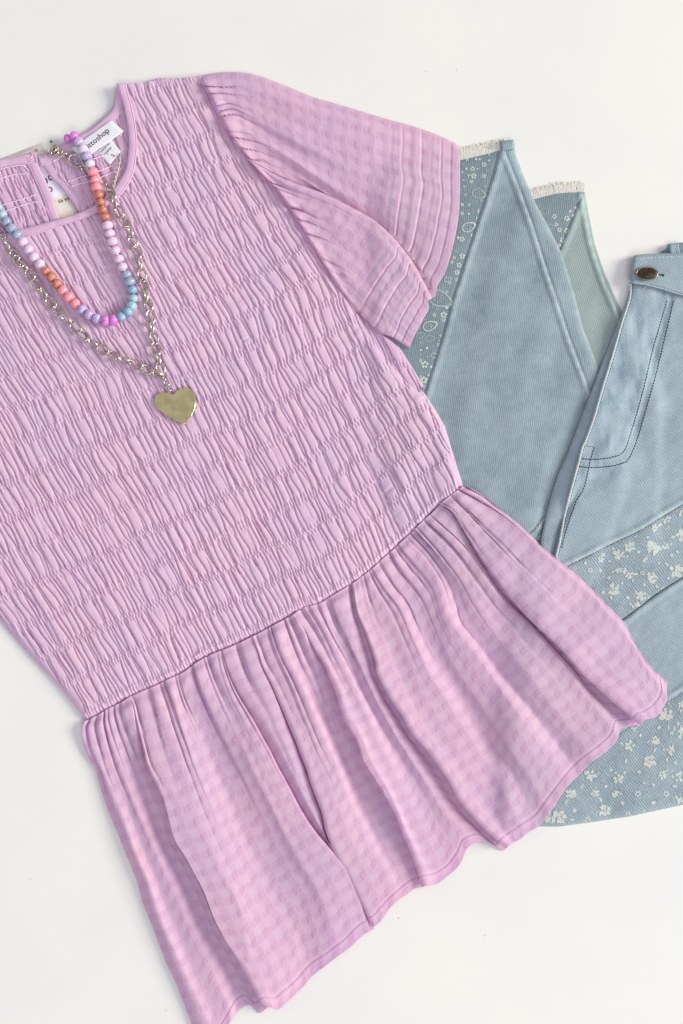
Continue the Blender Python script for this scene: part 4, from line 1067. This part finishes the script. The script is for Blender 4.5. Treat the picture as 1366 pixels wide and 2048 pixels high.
g_.add([(556, 383), (590, 402), (630, 425), (680, 452), (728, 488), (768, 530), (805, 580), (849, 634)], (9, 17, 16, 10))
g_.add([(590, 433), (625, 455), (665, 482), (708, 515), (748, 552), (785, 595), (837, 657)], (9, 14, 15, 10))
g_.add([(624, 490), (655, 512), (690, 545), (725, 580), (765, 615), (828, 674)], (9, 14, 14, 9))
g_.add([(672, 566), (700, 590), (735, 620), (775, 648), (822, 688)], (9, 10, 11, 7))
g_.add([(706, 611), (728, 634), (758, 660), (790, 675), (820, 694)], (9, 10, 10, 7))
g_.add([(714, 622), (735, 643), (757, 663), (788, 677), (819, 697)], (7, 8, 7, 3))
GG, su = loft(g_.K, 2.4, .75)
LX, LY, LH = GG[..., 0], GG[..., 1], GG[..., 2]
vs = np.linspace(0, 1, NS)[:, None]; UL = su[None] + 0 * LX
colL = np.linalg.norm(np.diff(GG[..., :2], axis=0), axis=2).sum(0)[None]
dL = (1 - vs) * colL                                       # distance to the hem
arm = vs * colL
# puckers set into the armhole
gt = su / su[-1]
w_p = noise2(UL, arm, 40, 15) * 5
puck = shirr(UL * 1. + w_p + .25 * arm, np.linspace(.25, .75, NS), 88, 24, 7.) - 4
LH = 4 + (LH - 4) * 1.45 + (6 + 5 * np.exp(-((arm - 14) / 16.) ** 2)) * np.exp(-arm / 60.) * sstep(gt, .0, .05) * (1 - sstep(gt, .9, 1))
LH = LH + 1.9 * puck * np.exp(-(arm / 46.) ** 1.3) * sstep(gt, .04, .10) * (1 - sstep(gt, .80, .95)) * (.35 + .65 * sstep(arm, 0, 8))
wide = shirr(UL + w_p * 2, np.linspace(.3, .7, NS), 89, 62, 6.)
LH = LH + .35 * (wide - 4) * np.exp(-arm / 90.) * sstep(arm, 15, 60) * sstep(gt, .03, .12)
LH = LH + 1.8 * fbm(LX, LY, 70, 95, 3) + .4 * noise2(LX, LY, 14, 96)
# pintucks: small folds whose free edge throws a line
for T in (126, 85, 43):
    T_ = T + 3 * noise2(UL, 0 * UL, 80, 97)
    s_ = dL - T_
    LH = LH + 1.25 * sstep(s_, -.5, 1.3) * (1 - sstep(s_, 13, 22)) - 1.7 * np.exp(-((s_ + 2.0) / 1.5) ** 2)
LH = LH + .9 * sstep(20 - dL, 0, 3) - .8 * np.exp(-((dL - 20) / 1.8) ** 2)
LH = .5 + np.log1p(np.exp(np.clip(LH - .5, -30, 60))) + sample(bSl, LX, LY) * np.clip(.3 + LH / 12, 0, 1)
LH[:2] -= 1.5
LYt, LXt, LHt = LY.T, LX.T, LH.T
ex = LX[-1] - LX[-2]; ey = LY[-1] - LY[-2]
LX2 = np.vstack([LX, LX[-1], LX[-1] - 2.5 * ex]); LY2 = np.vstack([LY, LY[-1], LY[-1] - 2.5 * ey]); LH2 = np.vstack([LH, LH[-1] - 1.8, LH[-1] - 2.4])
UVs = (np.vstack([UL, UL[-2:]]), np.vstack([-dL, 0 * dL[:2]]))
sleeve = sheet('sleeve', LX2.T, LY2.T, LH2.T, M_skirt, blouse, (UVs[0].T, UVs[1].T))
c = curve(armhole, 0, 2.); 
dashes('armhole_stitching', np.c_[c + [2.5, -1.5], sample(drape_map(1, 1), c[:, 0], c[:, 1])], M_thread_dk, sleeve, 4, 2.5, .7, .6, -1.2)

# ================================================================== STRING of the tag
mS = drape_map(1, 2)
strg = thing('tag_string', 'twisted cream string running from the white size label down into the neckline', 'string', 235, 340)
c = curve([(226, 379), (229, 366), (233, 350), (237, 335), (240, 322), (241, 311), (242, 304)], 60)
hS = sample(mS, c[:, 0], c[:, 1]) * 0 + 15 + 2 * np.sin(np.linspace(0, 3, 60))
for ph, nm in ((0, 'strand'), (math.pi, 'strand')):
    a = np.linspace(0, 26, 60) + ph; rr = np.interp(np.arange(60), [0, 20, 40, 59], [1.9, 1.7, 1.2, .5])
    tube(nm, W(c[:, 0] + rr * np.cos(a), c[:, 1], hS + rr * np.sin(a)), 0, M_string, strg, 6, rr=list(rr * S * .95))
c = curve([(219, 330), (224, 332), (230, 333), (236, 331)], 20); tube('loop', W(c[:, 0], c[:, 1], 14.5 + 0 * c[:, 0]), .8 * S, M_string, strg, 6)
c = curve([(234, 317), (238, 321), (236, 331)], 14); tube('loop', W(c[:, 0], c[:, 1], 14.5 + 0 * c[:, 0]), .7 * S, M_string, strg, 6)

# ================================================================== CHAIN NECKLACE
mC = drape_map(2, 3)
chain = thing('chain_necklace', 'antique silver oval link chain with a flat heart pendant on the shirred bodice', 'necklace', 300, 740)
def link_mesh(a=13.5, b=8.6, w_=1.75, seg=28, ring=8):
    V = []; Fc = []
    for i in range(seg):
        t = 2 * math.pi * i / seg; cx, cy = a * math.cos(t), b * math.sin(t)
        nx, ny = math.cos(t) / a, math.sin(t) / b; q = math.hypot(nx, ny); nx /= q; ny /= q
        ww = w_ * (1 + .12 * math.cos(2 * t))
        for k in range(ring):
            p = 2 * math.pi * k / ring
            V.append(((cx + nx * ww * math.cos(p)) * S, (cy + ny * ww * math.cos(p)) * S, (ww * math.sin(p) * 1.1) * S))
    for i in range(seg):
        for k in range(ring):
            j = (i + 1) % seg; l = (k + 1) % ring
            Fc.append((i * ring + k, j * ring + k, j * ring + l, i * ring + l))
    me = raw_mesh('chain_link', np.array(V), np.array(Fc)); me.materials.append(M_chain); return me
LM = link_mesh(13.8, 9., 2.15); LMb = link_mesh(16, 11.5, 2.3); LMs = link_mesh(6.8, 4.8, 1.6)
def place(me, name, parent, px, py, h, d, roll, pitch=0):
    p = W(px, py, h); q = W(px + d[0], py + d[1], h); x = Vector(q - p).normalized(); z = Vector((0, 0, 1)); y = z.cross(x).normalized(); z = x.cross(y)
    M = Matrix((x, y, z)).transposed().to_4x4() @ Matrix.Rotation(roll, 4, 'X') @ Matrix.Rotation(pitch, 4, 'Y')
    M.translation = Vector(p)
    o = bpy.data.objects.new(name, me); COL.objects.link(o); o.parent = parent; o.matrix_world = M
    return o
Lc = [(-52, 395), (-38, 411), (-25, 428), (-12, 446), (1, 466), (14, 489), (29, 511), (37, 522), (47, 532), (60, 549), (73, 568), (87, 585), (102, 605), (116, 622), (132, 638), (151, 655), (168, 671), (185, 685), (205, 699), (226, 710), (248, 719), (272, 729), (294, 739), (313, 747)]
rolls = [.25, -.45, 1.25]
for k, (x, y) in enumerate(Lc):
    a_ = Lc[min(k + 1, len(Lc) - 1)]; b_ = Lc[max(k - 1, 0)]
    d = (a_[0] - b_[0], a_[1] - b_[1])
    ro = rolls[k % 3] + random.uniform(-.12, .12); h = float(sample(mC, x, y)) + 2.5 + (6 if abs(ro) > 1 else 2.5 + 2 * (k % 2))
    place(LM, 'chain_link', chain, x, y, h, d, ro, random.uniform(-.12, .12))
Rc = [(228, 404), (238, 424), (249, 443), (261, 462), (266, 483), (275, 503), (280, 528), (284, 551), (288, 571), (292, 592), (297, 612), (301, 634), (304, 655), (308, 676), (312, 697), (317, 717), (321, 737)]
rolls = [1.2, .3, -.5]
for k, (x, y) in enumerate(Rc):
    a_ = Rc[min(k + 1, len(Rc) - 1)]; b_ = Rc[max(k - 1, 0)]
    d = (a_[0] - b_[0], a_[1] - b_[1])
    ro = rolls[k % 3] + random.uniform(-.12, .12); h = float(sample(mC, x, y)) + 2.5 + (6 if abs(ro) > 1 else 2.5 + 2 * (k % 2))
    place(LM, 'chain_link', chain, x, y, h, d, ro, random.uniform(-.12, .12))
# upper end: the ring, the small links heaped over the neck edge and the clasp
place(LMb, 'chain_link', chain, 151, 322, 18, (14, 10), .15)
place(LM, 'chain_link', chain, 171, 341, 18, (10, 11), 1.1)
for (x, y, an, ro) in ((128, 306, .7, 1.0), (119, 301, .5, .2), (112, 306, 2.4, .6), (107, 298, 1.2, .3), (102, 300, -.5, .9), (120, 310, .2, -.6), (134, 311, .8, .2), (113, 295, .9, 1.1), (99, 306, 1.9, .4)):
    place(LMs, 'chain_link', chain, x, y, float(sample(mC, x, y)) + 4 + random.uniform(0, 4), (math.cos(an), math.sin(an)), ro)
def ball(name, px, py, h, r, mat, parent, sx=1., sy=1., sz=1., n=12, m=8, d=(1, 0), name2=None):
    V = [(0, 0, r * sz)] ; Fc = []
    for i in range(1, m):
        t = math.pi * i / m
        for k in range(n):
            p = 2 * math.pi * k / n; V.append((r * sx * math.sin(t) * math.cos(p), r * sy * math.sin(t) * math.sin(p), r * sz * math.cos(t)))
    V.append((0, 0, -r * sz)); e = len(V) - 1
    for k in range(n):
        l = (k + 1) % n; Fc.append((0, 1 + k, 1 + l)); Fc.append((e, e - n + l, e - n + k))
        for i in range(m - 2): Fc.append((1 + i * n + k, 1 + (i + 1) * n + k, 1 + (i + 1) * n + l, 1 + i * n + l))
    me = raw_mesh(name, np.array(V) * S, Fc); me.materials.append(mat)
    return place(me, name, parent, px, py, h, d, 0)
ball('end_bead', 102, 283, 12, 2.6, M_button, chain)
c = curve([(102, 285), (104, 292), (107, 297)], 10); tube('head_pin', W(c[:, 0], c[:, 1], 13 + 0 * c[:, 0]), .8 * S, M_chain, chain, 6)
# lobster clasp: a curved pear-shaped hook with its lever, and the ring it holds
c = curve([(211, 372), (216, 378), (222, 380), (228, 384), (231, 391), (228, 398), (220, 399), (214, 394), (213, 386)], 40)
cl = tube('lobster_clasp', W(c[:, 0], c[:, 1], 21 + 2 * np.sin(np.linspace(0, 3, 40))), 0, M_chain, chain, 8, rr=[S * q for q in np.interp(np.arange(40), [0, 8, 20, 32, 39], [2.6, 3.0, 2.4, 1.9, 1.2])])
c = curve([(206, 366), (209, 373), (215, 386), (219, 393)], 16); tube('clasp_lever', W(c[:, 0], c[:, 1], 22.5 + 0 * c[:, 0]), 0, M_chain, cl, 8, rr=[S * q for q in np.interp(np.arange(16), [0, 5, 15], [3.0, 2.2, 1.4])])
place(LMs, 'clasp_ring', chain, 208, 366, 21, (1, 2), .3)
# pendant rings and heart
place(LMs, 'chain_link', chain, 328, 757, float(sample(mC, 328, 757)) + 6, (6, 10), 1.2)
place(LMs, 'chain_link', chain, 333, 767, float(sample(mC, 333, 767)) + 6, (5, 10), .3)
place(LMs, 'chain_link', chain, 338, 776, float(sample(mC, 338, 776)) + 6, (5, 9), -.7)
M_heart = NT('hammered_antique_gold'); setp(M_heart.b, Roughness=.26, Metallic=1.)
tc = M_heart.n('ShaderNodeTexCoord').outputs['Object']
nA = M_heart.noise(tc, 130, 3); nB = M_heart.noise(tc, 1500, 3)
M_heart.l(M_heart.mix(M_heart.rmap(nA, .35, .65), lin((220, 206, 146)), lin((238, 226, 176))), M_heart.b.inputs['Base Color'])
M_heart.l(M_heart.bump(nB, .12, .0003, M_heart.bump(nA, .6, .0016)), M_heart.b.inputs['Normal'])
hp_ = [(349, 788), (353, 782), (362, 777), (373, 774), (382, 779), (388, 786), (391, 797), (392, 808), (389, 820), (382, 834), (371, 848), (356, 843), (341, 835), (326, 826), (315, 816), (309, 805), (310, 795), (315, 788), (324, 785), (335, 785), (343, 788)]
hc = curve(hp_ + hp_[:1], 120)[:-1]; ctr = np.array([350, 808]); V = []; Fc = []
hh0 = float(drape_map(2, 3)[int((808 - Y0) / 4), int((350 - X0) / 4)]) + 3
prof = [(1.0, 0, 0), (1.0, 1.2, 0), (.985, 2.6, 0), (.95, 3.1, 0), (.90, 2.7, 1), (.75, 2.8, 1), (.5, 3.2, 1), (.25, 3.4, 1)]
for s_, z, _ in prof:
    for q in hc: V.append(W(*(ctr + (q - ctr) * s_), hh0 + z + .010 * (q[0] - 350) * s_ ))
V.append(W(ctr[0], ctr[1], hh0 + 3.4)); n = len(hc)
for i in range(len(prof) - 1):
    for k in range(n):
        l = (k + 1) % n; Fc.append((i * n + k, (i + 1) * n + k, (i + 1) * n + l, i * n + l))
b = (len(prof) - 1) * n; Fc += [(b + k, len(V) - 1, b + (k + 1) % n) for k in range(n)]
me = raw_mesh('heart_pendant', V, Fc); me.flip_normals(); heart = link('heart_pendant', me, chain, M_heart.m)

# ================================================================== BEAD NECKLACE
beads = thing('bead_necklace', 'strand of glossy pastel beads in pink, rust, lavender and blue above the chain', 'necklace', 150, 560)
def bead_mat(name, c1, c2):
    t = NT(name); tc = t.n('ShaderNodeTexCoord').outputs['Object']; oi = t.n('ShaderNodeObjectInfo').outputs['Random']
    ad = t.n('ShaderNodeVectorMath'); ad.operation = 'ADD'; t.l(tc, ad.inputs[0]); sc = t.n('ShaderNodeMath'); sc.operation = 'MULTIPLY'; sc.inputs[1].default_value = 3; t.l(oi, sc.inputs[0]); t.l(sc.outputs[0], ad.inputs[1])
    n = t.noise(ad.outputs[0], 330, 4, .6)
    t.l(t.mix(t.rmap(n, .35, .65), lin(c1), lin(c2)), t.b.inputs['Base Color'])
    setp(t.b, Roughness=.17); t.b.inputs['Subsurface Weight'].default_value = .5; t.b.inputs['Subsurface Radius'].default_value = (.003, .002, .002); t.b.inputs['Subsurface Scale'].default_value = .6
    t.b.inputs['Coat Weight'].default_value = .3; t.b.inputs['Coat Roughness'].default_value = .12
    t.l(t.bump(n, .12, .0004), t.b.inputs['Normal'])
    return t.m
BM = {'magenta': ((196, 80, 190), (222, 120, 214)), 'lavender': ((170, 140, 200), (200, 176, 222)), 'pale_lavender': ((206, 190, 216), (226, 214, 230)), 'pink': ((255, 122, 140), (255, 150, 160)), 'rust': ((172, 78, 58), (208, 116, 92)),
      'pale_pink': ((222, 182, 216), (236, 206, 230)), 'grey_blue': ((122, 144, 176), (150, 168, 190)), 'blue': ((104, 150, 188), (138, 178, 204)), 'light_blue': ((142, 180, 200), (172, 202, 212))}
BM = {k: tuple(tuple(c_ + (238 - c_) * .22 for c_ in q) for q in v_) for k, v_ in BM.items()}
BM = {k: bead_mat(k + '_bead_glaze', *v_) for k, v_ in BM.items()}
def bead_mesh(mat, ra=10.9, rb=8.6):
    n, m = 24, 14; V = []; Fc = []
    # turned profile with a small hole: x is the thread's direction
    for i in range(m + 1):
        t = math.pi * (.09 + .82 * i / m)
        x = -rb * math.cos(t) * 1.02; rad = ra * math.sin(t) ** .82
        for k in range(n):
            p = 2 * math.pi * k / n; V.append((x * S, rad * math.cos(p) * S, rad * math.sin(p) * S))
    for i in range(m):
        for k in range(n):
            l = (k + 1) % n; Fc.append((i * n + k, (i + 1) * n + k, (i + 1) * n + l, i * n + l))
    Fc2 = [tuple(x) for x in Fc] + [tuple(range(n)), tuple(range(m * n + n - 1, m * n - 1, -1))]
    me = raw_mesh('bead', np.array(V), Fc2); me.materials.append(mat); return me
BMesh = {k: bead_mesh(m_) for k, m_ in BM.items()}
BL = [(135, 277, 'magenta'), (148, 272, 'magenta'), (157, 284, 'lavender'), (166, 299, 'pale_lavender'), (174, 313, 'lavender'), (180, 328, 'pale_lavender'), (186, 344, 'pink'), (190, 360, 'pink'), (193, 375, 'pink'),
      (197, 390, 'rust'), (201, 405, 'rust'), (205, 420, 'rust'), (210, 435, 'rust'), (215, 451, 'pale_pink'), (220, 467, 'pale_pink'), (225, 483, 'pale_pink'), (231, 501, 'pale_pink'), (238, 518, 'pale_pink'), (245, 534, 'pale_pink'),
      (253, 550, 'grey_blue'), (260, 564, 'grey_blue'), (265, 580, 'blue'), (267, 597, 'light_blue'), (264, 612, 'light_blue'), (256, 624, 'blue'), (243, 634, 'blue'), (227, 640, 'magenta'), (211, 641, 'magenta'),
      (193, 637, 'lavender'), (178, 629, 'lavender'), (164, 619, 'lavender'), (151, 607, 'pink'), (138, 594, 'pink'), (126, 581, 'pink'), (114, 568, 'rust'), (103, 555, 'rust'), (92, 542, 'rust'),
      (80, 528, 'pale_pink'), (68, 514, 'pale_pink'), (57, 499, 'pale_pink'), (46, 484, 'pale_pink'), (34, 470, 'grey_blue'), (23, 457, 'grey_blue'), (13, 444, 'grey_blue'), (5, 429, 'light_blue'), (-5, 416, 'light_blue'), (-17, 403, 'blue'), (-30, 391, 'blue'), (-43, 380, 'magenta')]
mBd = drape_map(2, 4)
hb = [float(sample(mBd, x, y)) + 9.5 for x, y, _ in BL]
hb = np.convolve(np.r_[[hb[0]] * 2, hb, [hb[-1]] * 2], np.ones(5) / 5, 'valid')
for k, (x, y, cn) in enumerate(BL):
    a_ = BL[min(k + 1, len(BL) - 1)]; b_ = BL[max(k - 1, 0)]
    ob = place(BMesh[cn], 'bead', beads, x, y, float(hb[k]) + (0 if k else -4), (a_[0] - b_[0] + random.uniform(-1, 1), a_[1] - b_[1]), random.uniform(0, 6), random.uniform(-.08, .08))
    s_ = random.uniform(.92, 1.07) * (.9 if k == 0 else 1); ob.scale = (s_, s_, s_)
    ob['label'] = cn.replace('_', ' ') + ' bead'
c = np.array([(x, y, h) for (x, y, _), h in zip(BL, hb)])
cc = curve(c, 200); tube('cord', W(cc[:, 0], cc[:, 1], cc[:, 2]), .8 * S, M_elastic, beads, 6)
for k in (24, 25, 26, 27, 19, 18, 16, 40, 44):   # tiny white spacers between some beads
    x = (BL[k][0] + BL[k + 1][0]) / 2; y = (BL[k][1] + BL[k + 1][1]) / 2
    ball('spacer', x, y, float(hb[k]), 3.1, M_label, beads)
rd = random.Random(3); V = []; Fc = []
for _ in range(16):      # dust and lint on the table
    x, y = rd.uniform(20, 1350), rd.uniform(10, 2030)
    if sample(HM, x, y) > 0: continue
    a_ = rd.uniform(0, 6.28); l_ = rd.uniform(.5, 1.8); b_ = rd.uniform(.35, .7); q = len(V)
    for dx, dy, z in ((-l_, -b_, 0), (l_, -b_, 0), (l_, b_, .3), (-l_, b_, .3), (0, 0, .8)):
        V.append(W(x + dx * math.cos(a_) - dy * math.sin(a_), y + dx * math.sin(a_) + dy * math.cos(a_), z + .05))
    Fc += [(q, q + 1, q + 4), (q + 1, q + 2, q + 4), (q + 2, q + 3, q + 4), (q + 3, q, q + 4)]
lint = link('lint', raw_mesh('lint', np.array(V), np.array(Fc)), None, plain('grey_lint', lin((176, 170, 164)), .9)); lint['kind'] = 'stuff'; lint['label'] = 'tiny grey specks of lint scattered on the white tabletop'
print('tris', sum(len(o.data.polygons) * 2 for o in SC.objects if o.type == 'MESH'))
